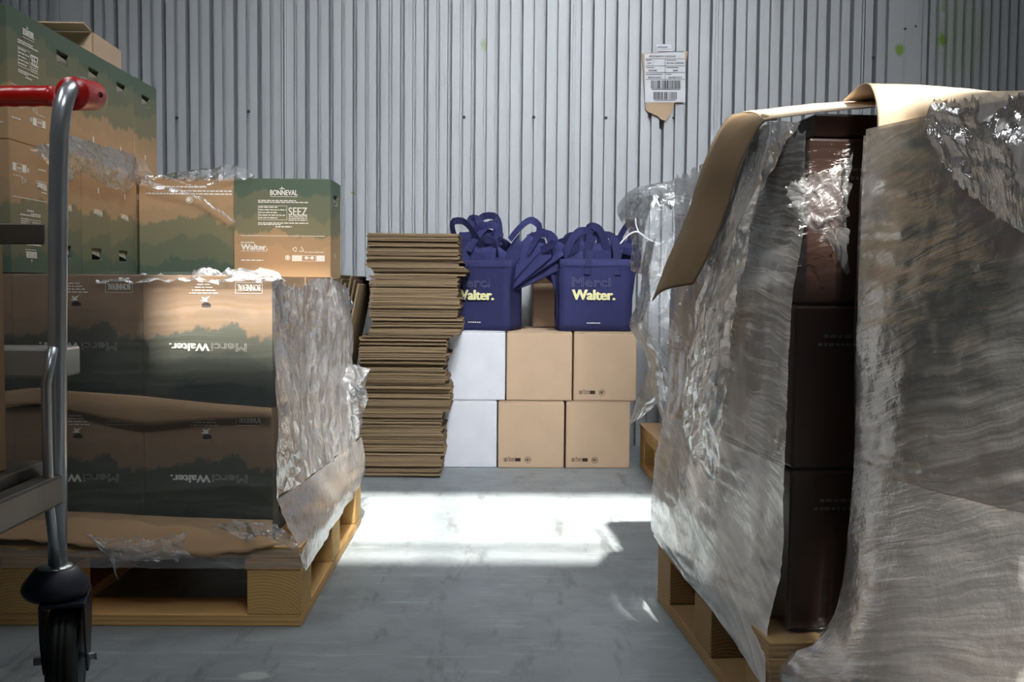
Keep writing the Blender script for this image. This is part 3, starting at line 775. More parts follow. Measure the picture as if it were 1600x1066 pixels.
for z, xs_ in ((.622, (-.398, -.393, -.392, -.39, -.372)), (.52, (-.396, -.386, -.384, -.372, -.364)), (.42, (-.397, -.388, -.380, -.366, -.358)), (.32, (-.397, -.385, -.375, -.362, -.352)), (.22, (-.394, -.375, -.362, -.35, -.342)), (.15, (-.352, -.334, -.332, -.331, -.331)), (.112, (-.338, -.337, -.336, -.336, -.334))):
    sd.append([Vector((x_, y_, z)) for x_, y_ in zip(xs_, (1.838, 2.02, 2.22, 2.42, 2.60))])
sd[-1] = [Vector((-.331, y_, z_)) for y_, z_ in zip((1.785, 2.0, 2.2, 2.4, 2.60), (.104, .108, .112, .118, .128))]
sd[-2][0] = Vector((-.352, 1.795, .15))
sd[0] = [Vector((x_, y_, z_)) for x_, y_, z_ in ((-.398, 1.838, .626), (-.393, 2.02, .60), (-.392, 2.15, .615), (-.388, 2.42, .622), (-.372, 2.60, .60))]
patch('side_sheet', t, loc_rows(sd[:5]), 90, 70, M['f_side'], amp=.007, freq=8, seed=5, fold=.005, fdir=(16, 1.6), ragged='tr', rag=.02)
patch('skirt', t, loc_rows([sd[4], sd[5], sd[6]]), 70, 20, M['f_low'], amp=.004, freq=12, seed=5, fold=.003, fdir=(4, 40))
Y_ = 2.56
patch('hanging_flap', t, loc_rows([[P(497, 600, 2.45), P(530, 573, 2.52), P(556, 570, 2.56), P(579, 578, 2.6)], [P(502, 640, 2.45), P(530, 625, 2.47), P(555, 625, 2.5), P(572, 622, 2.56)], [P(508, 680, 2.47), P(530, 690, 2.48), P(550, 690, 2.5), P(567, 672, 2.54)], [P(520, 706, 2.5), P(532, 716, 2.52), P(542, 716, 2.53), P(552, 706, 2.54)]]), 40, 40, M['f_loose'], amp=.012, freq=14, seed=8, fold=.006, fdir=(40, 3), ragged='t', rag=.008)
patch('flap_cuff', t, loc_rows([[P(495, 596, 2.44), P(528, 570, 2.50), P(556, 568, 2.55), P(579, 577, 2.6)], [P(512, 612, 2.42), P(530, 602, 2.44), P(552, 600, 2.47), P(571, 596, 2.56)]]), 30, 8, M['f_wisp'], amp=.008, freq=16, seed=9)
patch('torn_wisp', t, loc_rows([[P(520, 440, 2.58), P(536, 446, 2.6), P(548, 462, 2.6), P(551, 484, 2.6)], [P(524, 462, 2.58), P(532, 462, 2.58), P(541, 472, 2.58), P(549, 484, 2.59)]]), 24, 8, M['f_wisp'], amp=.006, freq=30, seed=11, ragged='tb', rag=.008)
patch('crumpled_edge', t, loc_rows([[P(x_, 432 - h_, 1.86) for x_, h_ in ((150, 0), (230, 1), (290, 3), (320, 12), (350, 8), (400, 14), (432, 6), (446, -6))], [P(x_, 440, 1.832) for x_ in (150, 230, 290, 320, 350, 400, 432, 446)]]), 80, 10, M['f_wisp'], amp=.008, freq=40, seed=12, ragged='t', rag=.012)
patch('torn_shred', t, loc_rows([[P(130, 832, 1.80), P(160, 842, 1.785), P(200, 840, 1.785), P(245, 842, 1.785), P(292, 832, 1.79)], [P(140, 842, 1.79), P(168, 862, 1.78), P(205, 872, 1.778), P(250, 868, 1.78), P(290, 852, 1.785)], [P(172, 880, 1.78), P(180, 882, 1.778), P(210, 876, 1.778), P(255, 876, 1.778), P(300, 872, 1.78)]]), 60, 20, M['f_wisp'], amp=.008, freq=24, seed=13, fold=.004, fdir=(30, 30), ragged='tb', rag=.012)
patch('torn_tail', t, loc_rows([[P(168, 866, 1.778), P(177, 890, 1.778), P(184, 908, 1.778)], [P(180, 866, 1.778), P(181, 890, 1.778), P(186, 908, 1.778)]]), 12, 4, M['f_wisp'], amp=.003, freq=50, seed=14)
patch('corner_shred', t, loc_rows([[P(330, 822, 1.795), P(380, 816, 1.785), P(430, 822, 1.785), P(462, 842, 1.785)], [P(390, 846, 1.785), P(410, 838, 1.775), P(440, 850, 1.775), P(466, 862, 1.778)]]), 50, 20, M['f_wisp'], amp=.012, freq=26, seed=15, ragged='tb', rag=.012)

# torn film hanging over the third layer
t = thing('torn_film', 'loose torn clear film draped over the third carton layer of the left pallet', 'plastic film', (-.85, 2.1, .62)); ofs = Vector((.85, -2.1, -.62))
XF = -0.858
patch('draped_band', t, loc_rows([[PX(46, 233, XF), PX(75, 224, XF), PX(106, 213, XF), PX(160, 228, XF), PX(205, 241, XF), PX(218, 258, XF)], [PX(72, 252, XF + .006), PX(90, 252, XF + .01), PX(115, 242, XF + .015), PX(165, 258, XF + .015), PX(200, 268, XF + .012), PX(216, 272, XF + .004)], [PX(90, 290, XF), PX(105, 288, XF + .003), PX(130, 272, XF + .006), PX(165, 290, XF + .006), PX(200, 298, XF + .004), PX(212, 280, XF)]]), 70, 26, M['f_loose'], amp=.01, freq=18, seed=20, ragged='tb', rag=.008)
YF = Y_ROW[4] - CD / 2 - .012
patch('torn_corner', t, loc_rows([[P(214, 244, YF - .01), P(226, 250, YF), P(242, 274, YF)], [P(214, 276, YF - .01), P(226, 276, YF), P(244, 277, YF)]]), 16, 10, M['f_loose'], amp=.006, freq=25, seed=21)
patch('twisted_strand', t, loc_rows([[P(213, 272, YF), P(240, 284, YF - .004), P(300, 302, YF - .004), P(335, 322, YF - .004), P(368, 346, YF - .003)], [P(213, 286, YF), P(240, 294, YF - .008), P(300, 307, YF - .008), P(334, 326, YF - .006), P(368, 350, YF - .004)]]), 60, 6, M['f_wisp'], amp=.006, freq=50, seed=22, ragged='tb', rag=.004)
patch('thin_strand', t, loc_rows([[P(252, 272, YF), P(302, 289, YF - .002), P(330, 286, YF - .002), P(368, 272, YF)], [P(252, 274, YF), P(302, 291, YF - .004), P(330, 288, YF - .004), P(368, 275, YF)]]), 30, 4, M['f_wisp'], amp=.002, freq=50, seed=23)
patch('crumpled_top', t, loc_rows([[P(214, 276, YF + .02), P(270, 270, YF + .03), P(330, 264, YF + .02), P(365, 258, YF + .01), P(398, 274, YF + .01)], [P(214, 281, YF + .005), P(270, 281, YF + .005), P(330, 281, YF), P(370, 282, YF + .0), P(397, 278, YF)]]), 60, 10, M['f_loose'], amp=.009, freq=30, seed=24, ragged='t', rag=.006)

# ================================================================== trolley
tr = thing('warehouse_trolley', 'zinc plated trolley with red grip and black castor in the left foreground', 'trolley', (-.612, 1.42, 0))
ofs = Vector((.612, -1.42, 0))
YT = 1.42
def L(p): return p + ofs
top = P(96, 190, YT); bot = P(90, 886, YT)
path = [L(bot), L(P(90, 700, YT)), L(P(90, 500, YT)), L(P(91, 300, YT)), L(P(93, 210, YT)), L(P(97, 172, YT)), L(P(104, 148, YT + .012)), L(P(113, 137, YT + .035)), L(P(121, 133, YT + .07)), L(P(127, 133, YT + .11))]
MB().tube(path, .0125, 20).build('post', M['chrome'], tr, smooth=True)
p0, p1, p2, p3, p4 = P(83, 543, YT - .018), P(72, 600, YT - .03), P(74, 700, YT - .03), P(77, 790, YT - .03), P(88, 884, YT - .018)
MB().tube([L(q) for q in (p0, p0 * .3 + p1 * .7, p1, p2, p3, p3 * .75 + p4 * .25, p4)], .0068, 12).build('side_rod', M['chrome'], tr, smooth=True)
# grip: a ribbed bar across and a rounded socket round the end of the bent tube
gy = YT + .07
g1 = P(118, 146, gy); g0 = P(-330, 152, gy)
n = 60; gp = []; gr = []
for i in range(n):
    f = i / (n - 1); gp.append(L(g0.lerp(P(84, 150, gy), f))); gr.append(.0138 + .0014 * abs(math.sin(f * 46)))
grip = MB().tube(gp, gr, 16).build('grip', M['red'], tr, smooth=True)
mb = MB(); c0 = L(P(112, 146, YT + .03)); c1 = L(P(146, 150, YT + .115)); ax = (c1 - c0).normalized()
mb.tube([c0, c0 + ax * .004, c0 + (c1 - c0) * .5, c1 - ax * .006, c1], [.0225, .0235, .022, .0215, .017], 24)
sk = mb.build('grip_socket', M['red'], tr, smooth=True)
MB().tube([c1 + Vector((.001, -.004, 0)) - ax * .03 + Vector((.0195, -.002, .0)), c1 - ax * .03 + Vector((.0225, -.002, 0))], .004, 10).build('socket_hole', M['hole'], sk)
# crossbars
MB().box(-.42, -.012, -.004, .004, -.0145, .0145, Matrix.Translation(L(P(84, 366, YT + .014)))).build('cross_strip', M['steel_dark'], tr, bevel=.002)
cx = L(P(104, 566, YT + .04))
MB().box(-.50, 0.0, -.024, .05, -.021, .021, Matrix.Translation(cx)).build('shelf_beam', M['chrome'], tr, bevel=.004)
b0 = P(97, 762, YT + .005)
q = L(b0)
MB().box(-.024, .006, -1.0, .008, -.021, .021, Matrix.Translation(q)).build('base_beam', M['steel_dark'], tr, bevel=.004)
MB().box(-.55, -.03, -1.0, .02, .014, .034, Matrix.Translation(q)).build('deck', M['steel_dark'], tr, bevel=.003)
MB().box(-.55, -.026, .014, .05, -.012, .03, Matrix.Translation(q)).build('end_beam', M['steel_dark'], tr, bevel=.003)
# castor
ca = L(P(87, 888, YT)); 
MB().lathe([(.014, .012), (.022, .010), (.026, .004)], Matrix.Translation((ca.x, ca.y, ca.z - .006))).build('collar', M['chrome'], tr, smooth=True)
MB().lathe([(.024, .000), (.028, -.002), (.0435, -.022), (.0455, -.030), (.042, -.038), (.034, -.044)], Matrix.Translation((ca.x, ca.y, ca.z + .002))).build('bumper', M['rubber_blue'], tr, smooth=True)
WR = .080; wa = math.radians(16)
wc = L(P(104, 1036, YT)); wc.z = WR + .001
rotm = Matrix.Translation(wc) @ Matrix.Rotation(math.pi + wa, 4, 'Z') @ Matrix.Rotation(math.pi / 2, 4, 'Y')   # wheel axis = local z
whl = MB().lathe([(.03, -.016), (.060, -.018), (.072, -.019), (.0775, -.015), (.0795, -.009), (.080, -.006), (.0785, -.004), (.080, -.002), (.080, .002), (.0785, .004), (.080, .006), (.0795, .009), (.0775, .015), (.072, .019), (.060, .018), (.03, .016)], rotm, 48).build('wheel', M['rubber'], tr, smooth=True)
MB().lathe([(.0, -.019), (.048, -.0195), (.05, -.017), (.05, .017), (.048, .0195), (0, .019)], rotm, 32).build('wheel_hub', M['fork'], whl)
zt = ca.z - .040
fk = MB()
R2 = Matrix.Translation((wc.x, wc.y, 0)) @ Matrix.Rotation(wa, 4, 'Z')
for sg in (-1, 1):
    pts = [(-.044, zt), (.050, zt), (.050, zt - .02), (.044, zt - .05), (.022, wc.z - .008), (.010, wc.z - .018), (-.010, wc.z - .018), (-.018, wc.z - .006), (-.038, zt - .05)]
    mt = R2 @ Matrix(((0, 0, 1, sg * .028 - .0015), (1, 0, 0, 0), (0, 1, 0, 0), (0, 0, 0, 1)))
    fk.prism(pts, .003, mt)
fk.box(-.0295, .0295, -.044, .050, zt - .004, zt + .001, R2)
fko = fk.build('fork', M['fork'], tr, bevel=.001)
MB().tube([R2 @ Vector((-.042, 0, wc.z)), R2 @ Vector((-.036, 0, wc.z)), R2 @ Vector((.036, 0, wc.z)), R2 @ Vector((.040, 0, wc.z))], [.007, .007, .005, .007], 8).build('axle_bolt', M['chrome'], fko)
# carton carried on the trolley, only its edge reaches into view
tb = P(4, 690, 1.36)
kraft_box('kraft_carton', 'brown kraft carton on the trolley deck, only its edge in view at far left', .40, .5, .30, (tb.x - .2, 1.12, q.z + .035), 0, (), 'kraft_sheet', 'box', None, .004, False)

# ================================================================== flattened cartons
GF = 'flattened cartons in the tall stack'
flat_lab = 'flattened brown carton lying in the tall uneven stack beside the white boxes'
FT = 0.0052
def flat_mesh(i, w, d, hole=False):
    rows = []
    r = random.Random(i)
    bm = MB(); nx, ny = 8, 5
    bend = r.uniform(-.0008, .0008); tw = r.uniform(-.0008, .0008)
    def zz(a, b): return bend * (4 * a * a) + tw * a * b * 2 + .0004 * math.sin(a * 9 + i) * r.uniform(.6, 1)
    if hole:
        bm.box(-w / 2, w / 2, -d / 2, d / 2, -FT / 2, FT / 2)
    else:
        top = {}; 
        for a in range(nx + 1):
            for b in range(ny + 1):
                u, v_ = a / nx - .5, b / ny - .5; z = zz(u, v_)
                top[a, b] = (bm.b.verts.new((u * w, v_ * d, z + FT / 2)), bm.b.verts.new((u * w, v_ * d, z - FT / 2)))
        for a in range(nx):
            for b in range(ny):
                for k_ in (0, 1): bm.b.faces.new([top[a, b][k_], top[a + 1, b][k_], top[a + 1, b + 1][k_], top[a, b + 1][k_]])
        for a in range(nx):
            for b in (0, ny): bm.b.faces.new([top[a, b][0], top[a + 1, b][0], top[a + 1, b][1], top[a, b][1]])
        for b in range(ny):
            for a in (0, nx): bm.b.faces.new([top[a, b][0], top[a, b + 1][0], top[a, b + 1][1], top[a, b][1]])
    return bm
protos = []
prof_px = [(747, 561, 688), (716, 556, 690), (712, 552, 694), (686, 555, 692), (680, 557, 690), (647, 557, 690), (645, 556, 702), (608, 556, 704), (602, 558, 703), (600, 562, 696), (572, 560, 694), (570, 562, 697), (530, 560, 698), (525, 574, 716), (520, 578, 721), (500, 580, 722), (496, 577, 716), (468, 576, 718), (465, 580, 716), (434, 577, 716), (430, 585, 730), (420, 580, 732), (418, 572, 718), (380, 573, 716), (365, 572, 717)]
def prof_at(py):
    for (a, l0, r0), (b, l1, r1) in zip(prof_px, prof_px[1:]):
        if a >= py >= b:
            f = (a - py) / (a - b); return l0 + (l1 - l0) * f, r0 + (r1 - r0) * f
    return prof_px[-1][1:]
YS = 3.215
ztop = P(645, 366, YS).z; z = FT / 2 + .002; i = 0; N = 0
meshes = []
for m_ in range(6):
    o = flat_mesh(m_, 1.0, 1.0).build('flattened_carton', M['flat'], None); meshes.append(o.data); bpy.data.objects.remove(o)
while z < ztop:
    py = 533 - 0
    # picture row of this height at the stack front
    pz = 447 + (EYE - z) * 1600 / YS
    l_, r_ = prof_at(min(747, max(365, pz)))
    x0 = P(l_, pz, YS).x; x1 = P(r_, pz, YS).x
    lab = flat_lab; big = 0
    if abs(pz - 606) < 2.5: lab = None
    if pz < 700 and random.random() < .06: x1 += random.uniform(.006, .014); big = 1
    if lab is None and not N:
        N = 1; wd = x1 - x0
        o = MB().box(-wd / 2, wd / 2, -.18, .17, -FT / 2, FT / 2).build('flattened_carton', M['flat'], None); o.location = ((x0 + x1) / 2, YS + .155, z)
        tag(o, 'flattened carton sticking out of the tall stack, two dark hand holes showing', 'flattened carton', GF)
        for hx in (-.075, .085):
            mb = MB(); mb.b.faces.new([mb.b.verts.new((hx + .024 * math.cos(k2 * math.pi / 8), -.142 + .012 * math.sin(k2 * math.pi / 8), FT / 2 + .0005)) for k2 in range(16)])
            mb.build('hand_hole', M['hole'], o)
        z += FT + .003; i += 1; continue
    o = bpy.data.objects.new('flattened_carton', meshes[i % 6]); COL.objects.link(o)
    jit = random.uniform(-.003, .003) * (0 if big else 1)
    o.scale = (x1 - x0 + random.uniform(-.004, .004), .34 + random.uniform(-.01, .01), 1)
    o.location = ((x0 + x1) / 2 + jit, YS + .17 + random.uniform(-.004, .006), z); o.rotation_euler = (0, random.uniform(-.004, .004), random.uniform(-.008, .008))
    tag(o, flat_lab, 'flattened carton', GF)
    z += FT + random.choice((.0002, .0003, .0004, .0004, .0018)); i += 1
    last = o
last['label'] = 'flattened brown carton lying topmost on the tall uneven stack'
# the one with two hand holes showing as dark slots
hz = P(640, 604, YS - .03).z

# leaning flattened cartons behind
GL = 'flattened cartons leaning on the wall'
lean = [(538, 572, 430, .30), (541, 560, 452, .26), (546, 565, 440, .24), (549, 560, 446, .21), (553, 570, 428, .18), (556, 562, 446, .15)]
for j, (pb, pt, ty, an) in enumerate(lean):
    yb = 3.02 + j * .012
    a_ = P(pb - 12 + j * 3, 640, yb + .12); b_ = P(pt - 4 + 2 * j, 428 + 6 * (j % 3), yb + .12)
    ht = (b_.z - .0); x_b = b_.x - (.075 - .006 * j)
    m = Matrix.Rotation(math.atan2(b_.x - x_b, b_.z), 4, 'Y')
    o = MB().box(-.0028, .0028, -.17, .17, 0, (Vector((b_.x - x_b, 0, b_.z))).length).build('flattened_carton', M['flat'], None)
    o.location = (-.598 + .0105 * j, yb + .22, .003); o.rotation_euler = (0, .19 + .002 * j, 0)
    tag(o, ['leaning flattened carton nearest the left pallet film', 'leaning flattened carton in second place from left pallet', 'leaning flattened carton in third place from left pallet', 'leaning flattened carton in third place from the tall stack', 'leaning flattened carton in second place from the tall stack', 'leaning flattened carton touching the tall stack'][j], 'flattened carton', GL)

# ================================================================== plain boxes against the wall
YB = 3.40
def closed_box(name, label, x0, x1, z0, z1, mat, icons=False, y0=YB, d=.24, group=None, gaps=True, skew=0.0):
    w = x1 - x0; h = z1 - z0
    t = thing(name, label, 'box', ((x0 + x1) / 2, y0 + d / 2, z0), skew, group)
    MB().box(-w / 2, w / 2, -d / 2, d / 2, 0, h - .004).build('box_body', M[mat], t, bevel=.004)
    MB().box(-w / 2 + .003, w / 2 - .003, -d / 2 + .002, -.002, h - .0035, h - .0005).build('top_flap', M[mat], t)
    MB().box(-w / 2 + .003, w / 2 - .003, .002, d / 2 - .002, h - .0035, h - .0005).build('top_flap', M[mat], t)
    if icons:
        pl = lambda u, v: (u - w / 2, -d / 2 - .0006, v)
        k = w / .22; p = Print(pl); U = lambda f: f * w; V = lambda f: f * h
        p.ring(U(.115), V(.125), U(.028), U(.008), 18); p.rect(U(.108), U(.122), V(.105), V(.14))
        p.frame(U(.15), U(.34), V(.10), V(.15), .0011); p.rect(U(.26), U(.345), V(.10), V(.15)); p.rect(U(.155), U(.175), V(.155), V(.165))
        p.words(U(.17), U(.25), V(.13), .002, 3); p.words(U(.17), U(.25), V(.112), .002, 4)
        p.ring(U(.455), V(.122), U(.05), U(.006), 22); p.words(U(.42), U(.49), V(.128), .003, 5); p.words(U(.42), U(.49), V(.108), .003, 6); p.rect(U(.452), U(.458), V(.09), V(.155))
        p.build('recycling_icons', M['ink_dark'], t)
    return t
def xz(px, py): q = P(px, py, YB); return q.x, q.z
zl = P(830, 626, YB).z; zt_ = P(840, 518, YB).z
closed_box('white_box', 'plain white cardboard box on the floor beside the flattened carton stack', xz(776, 700)[0] - .222, xz(776, 700)[0], 0, zl, 'white')
closed_box('white_box', 'plain white cardboard box stacked upper left, under the left tote bag', xz(789.5, 560)[0] - .222, xz(789.5, 560)[0], zl, zt_, 'white')
closed_box('brown_box', 'brown box on the floor between the white box and another brown box', xz(778, 700)[0], xz(881, 700)[0], 0, zl - .001, 'kraft', True, YB - .004)
closed_box('brown_box', 'brown box on the floor at the right end, nearest the far pallet', xz(884, 700)[0], xz(984, 700)[0], 0, zl, 'kraft', True)
closed_box('brown_box', 'upper brown box with an unmarked front, middle of the top row', xz(791.5, 560)[0], xz(894, 560)[0], zl, zt_, 'kraft', False, YB - .002)
closed_box('brown_box', 'upper brown box with printed icons, right end of the top row under the right tote', xz(896.5, 560)[0], xz(995, 560)[0], zl, zt_, 'kraft', True)
kraft_box('open_box', 'open kraft box behind the two navy tote bags, against the wall', .17, .12, .16, (.215, YB + .38, zt_ + .001), 0, (('f', .7, .06), ('b', 1.2, .05)))
MB_ = closed_box('brown_box', 'brown box behind the others under the open kraft box', .10, .33, 0, zt_, 'kraft', False, YB + .25, .21)

# ================================================================== tote bags
def bag_mesh(w, d, h, seed, amp=.006, taper=.02, dent=0.0):
    """open-topped fabric bag"""
    mb = MB(); n = 8; nz = 10; loops = []
    ring = [(-w / 2 + w * i / n, -d / 2) for i in range(n)] + [(w / 2, -d / 2 + d * i / n) for i in range(n)] + [(w / 2 - w * i / n, d / 2) for i in range(n)] + [(-w / 2, d / 2 - d * i / n) for i in range(n)]
    for j in range(nz + 1):
        f = j / nz; row = []
        for x_, y_ in ring:
            q = Vector((x_, y_, h * f)); k = noise.fractal(q * 9 + Vector((seed, seed * 2, 0)), 1, 2, 3) * amp * (0.3 + f)
            nx_ = x_ / (w / 2); ny_ = y_ / (d / 2)
            sx_ = 1 + taper * f
            side = dent * math.sin(math.pi * min(1, f * 1.1)) * (1 - ny_ * ny_) * (1 if abs(nx_) > .99 else 0)
            row.append(mb.b.verts.new((x_ * sx_ + k * (1 if abs(nx_) > .99 else .2) - math.copysign(side, x_), y_ * (1 + taper * f) + k * (1 if abs(ny_) > .99 else .2), h * f + .003 * noise.noise(q * 12) * f)))
        loops.append(row)
    m_ = len(ring)
    for j in range(nz):
        for i in range(m_): mb.b.faces.new((loops[j][i], loops[j][(i + 1) % m_], loops[j + 1][(i + 1) % m_], loops[j + 1][i]))
    mb.b.faces.new(loops[0][::-1]); return mb


def loop_path(x0, x1, z0, ht, y0, lean=(0, 0), n=18, sq=.35):
    out = []
    for i in range(n + 1):
        a = math.pi * i / n; c_ = math.cos(a); s_ = math.sin(a)
        out.append(Vector(((x0 + x1) / 2 - (x1 - x0) / 2 * math.copysign(abs(c_) ** sq, c_) + lean[0] * s_, y0 + lean[1] * s_, z0 + ht * s_)))
    return out


def tote(label, loc, rz, w, d, h, seed, tilt=0.0):
    t = thing('tote_bag', label, 'tote bag', loc, rz, 'navy tote bags on the boxes')
    o = bag_mesh(w, d, h, seed, dent=.015).build('bag_body', M['navy'], t, smooth=True)
    m = o.modifiers.new('thickness', 'SOLIDIFY'); m.thickness = .002
    mb = MB(); mb.box(-w / 2 * 1.02, w / 2 * 1.02, -d / 2 * 1.02 - .0035, -d / 2 * 1.02 - .002, h - .024, h - .0225); mb.build('hem_seam', M['navy_dark'], t)
    f = lambda u, v: (u - w / 2, -d / 2 - .007 - .001 * v / h, v)
    p = Print(f); p.text('Merci', w * .17, w * .70, h * .615, h * .745, 0, .011); p.build('outlined_lettering', M['ink_grey'], t)
    p = Print(f); p.heavy('Walter.', w * .17, w * .77, h * .43, h * .575, .075); p.build('bold_lettering', M['ink_cream'], t)
    p = Print(f); p.words(w * .38, w * .57, h * .105, .0035, 4); p.build('small_print', M['ink_white'], t)
    return t
ZB = zt_ + .001
rb0 = P(873, 515, YB).x; rb1 = P(988, 515, YB).x
tb_r = tote('upright navy tote bag on the right-hand boxes, both handles standing up', ((rb0 + rb1) / 2, YB + .115, ZB), 0.03, rb1 - rb0, .155, .242, 3)
w = rb1 - rb0
for hx in (0,):
    MB().ribbon(loop_path(-.035, .075, .225, .115, -.083, (.006, .02)), (0.2, -1, 0) if False else (1, 0, 0.0), .024).build('handle', M['navy'], tb_r) if False else None
def handle(parent, x0, x1, z0, ht, y0, lean, wd=.024, sq=.45, name='handle'):
    pth = loop_path(x0, x1, z0, ht, y0, lean, 22, sq); wv = []
    for i_, p_ in enumerate(pth):
        t_ = (pth[min(i_ + 1, len(pth) - 1)] - pth[max(i_ - 1, 0)]).normalized()
        wv.append(t_.cross(Vector((0, 1, 0.001))).normalized())
    return MB().ribbon(pth, wv, wd).build(name, M['navy'], parent, smooth=False)
handle(tb_r, -.028, .072, .19, .135, -.086, (.004, .035))
handle(tb_r, -.045, .06, .20, .125, .06, (.0, -.02))
c_l = P(797, 515, YB)
rzl = -.30
wl = .235; dl = .135
ce = Vector((c_l.x, YB + .012, ZB)); 
R3 = Matrix.Rotation(rzl, 3, 'Z'); cen = ce - R3 @ Vector((wl / 2, -dl / 2, 0))
tb_l = tote('slouching navy tote bag on the white box, turned to show its crumpled side', cen, rzl, wl, dl, .235, 9)
# folded bags stuffed in each tote
GN = 'folded navy totes packed in the %s bag'
def folded(parent_loc, rz, x, y, z, w_, h_, tiltx, tilty, label, group, seed, hand=True):
    t = thing('folded_tote', label, 'tote bag', (0, 0, 0), 0, group)
    m = Matrix.Translation(parent_loc) @ Matrix.Rotation(rz, 4, 'Z') @ Matrix.Translation((x, y, z)) @ Matrix.Rotation(tilty, 4, 'Y') @ Matrix.Rotation(tiltx, 4, 'X')
    t.matrix_world = m
    rows = []
    for j in range(4):
        rows.append([Vector((-w_ / 2 + w_ * i_ / 4, .006 * math.sin(i_ + seed) + .004 * j * math.sin(seed), h_ * (j / 3) + .01 * math.sin(i_ * 1.7 + seed) * (j == 3))) for i_ in range(5)])
    patch('folded_fabric', t, rows, 14, 12, M['navy'], solid=.006, amp=.006, freq=14, seed=seed)
    if hand:
        wd_ = .035 + .015 * math.sin(seed * 3.3)
        pth = loop_path(-wd_, wd_, h_ * .9, .075 + .03 * math.sin(seed * 1.3), 0, (.045 * math.sin(seed * 2.1), .035 * math.cos(seed)), 16, .6)
        wv = []
        for i_, p_ in enumerate(pth):
            t_ = (pth[min(i_ + 1, len(pth) - 1)] - pth[max(i_ - 1, 0)]).normalized(); a_ = Vector((.6 * math.sin(seed), 1, .2)).normalized()
            wv.append((t_.cross(a_)).normalized())
        MB().ribbon(pth, wv, .024).build('handle', M['navy'], t)
    return t
rb_c = Vector(((rb0 + rb1) / 2, YB + .115, ZB))
for i in range(9):
    f = i / 8
    folded(cen, rzl, -.035 + .008 * i, -.045 + .0105 * i, .015, .10 + .05 * random.random(), .235 + .06 * (1 - abs(f - .35)) + .03 * math.sin(i * 2.7) + (.06 if i == 4 else 0), -.02, random.uniform(-.12, .22), 'folded navy tote stuffed among others in the left slouching bag', GN % 'left', i + 1, True)
for i in range(5):
    folded(cen, rzl, .0 + .015 * i, -.03 + .014 * i, .10 + .012 * i, .055 + .012 * (i % 3), .25 + .02 * (i % 2), -.05, .62 + .13 * i, 'narrow folded navy tote leaning rightward out of the left slouching bag', GN % 'left', i + 21, i != 2)
for i in range(10):
    folded(rb_c, .03, -.075 + .016 * i, -.055 + .011 * i, .012, .09 + .06 * random.random(), .245 + .035 * math.sin(i * 2.3) + .02 * (i % 2), -.01, .28 * math.sin(i * 1.7), 'folded navy tote packed in the upright right-hand bag', GN % 'right', i + 40, True)
for i in range(3):
    folded(rb_c, .03, -.02 - .02 * i, -.01 + .02 * i, .13, .05, .21, -.05, -.65 - .12 * i, 'narrow folded navy tote leaning leftward out of the upright right-hand bag', GN % 'right', i + 60, i == 1)

# ================================================================== label on the wall
q0 = P(1006, 85, WALL_Y - .03); q1 = P(1074, 186, WALL_Y - .03)
cz = P(1040, 120, WALL_Y - .03)
t = thing('shipping_label', 'white barcode label on torn brown card taped to the metal wall', 'label', (cz.x, WALL_Y - .026, cz.z), 0)
def lp(px, py, e=0.0): v = P(px, py, WALL_Y - .03); return (v.x - cz.x, v.z - cz.z)
mt = Matrix(((1, 0, 0, 0), (0, 0, 1, -.006), (0, 1, 0, 0), (0, 0, 0, 1)))
card = [lp(*a) for a in ((1003, 84), (1075, 80), (1070, 105), (1068, 160), (1054, 161), (1048, 178), (1040, 189), (1033, 187), (1028, 182), (1013, 175), (1009, 172), (1008, 160))]
MB().prism(card, .004, mt).build('card_backing', M['kraft'], t)
M['label_white'] = simple('label_paper', rgb(222, 224, 230), 0.5)
mt2 = Matrix(((1, 0, 0, 0), (0, 0, 1, -.0075), (0, 1, 0, 0), (0, 0, 0, 1)))
MB().prism([lp(*a) for a in ((1007, 85), (1070, 80), (1070.5, 160), (1007.5, 160.5))], .001, mt2).build('label_paper', M['label_white'], t)
MB().prism([lp(*a) for a in ((1025, 70), (1049, 69), (1051, 81), (1026, 83))], .001, mt2).build('label_tab', M['label_white'], t)
f = lambda px, py: (lp(px, py)[0], -.0082, lp(px, py)[1])
p = Print(f)
for y_ in (92, 103, 113.5, 124): p.rect(1008, 1070, y_, y_ + .7)
p.rect(1038.6, 1039.2, 92, 124); p.rect(1026, 1050, 77, 77.5)
p.text('00376002913302343', 1014, 1055, 90, 87, .02); p.text('2013613340300', 1041, 1068, 100.5, 97.5, .02); p.text('247', 1012, 1018, 100.5, 97.5, .02)
p.text('550248', 1013, 1026, 112, 109, .02); p.text('3080', 1051, 1059, 112, 109, .02); p.text('08/03/2022', 1012, 1033, 123, 120, .02); p.text('08/08/2023', 1044, 1065, 123, 120, .02)
for (a, b, y_) in ((1009, 1017, 95), (1041, 1056, 95), (1009, 1022, 106.5), (1041, 1060, 106.5), (1009, 1035, 117), (1041, 1049, 117), (1027, 1043, 74.5), (1027, 1069, 81.6)):
    p.rect(a, b, y_, y_ - 1)
r = random.Random(5)
for (a, b, y0_, y1_) in ((1017, 1064, 126, 139), (1021, 1056, 144, 156)):
    x_ = a
    while x_ < b: w_ = r.choice((.5, .8, 1.3, 1.8)); p.rect(x_, x_ + w_, y0_, y1_); x_ += w_ + r.choice((.5, .7, 1.1))
    p.rect(a + 1, b - 1, y1_ + 1.6, y1_ + .6)
p.ring(1016, 98.5, 5, .35, 24)
p.build('barcode_print', M['ink_black'], t)

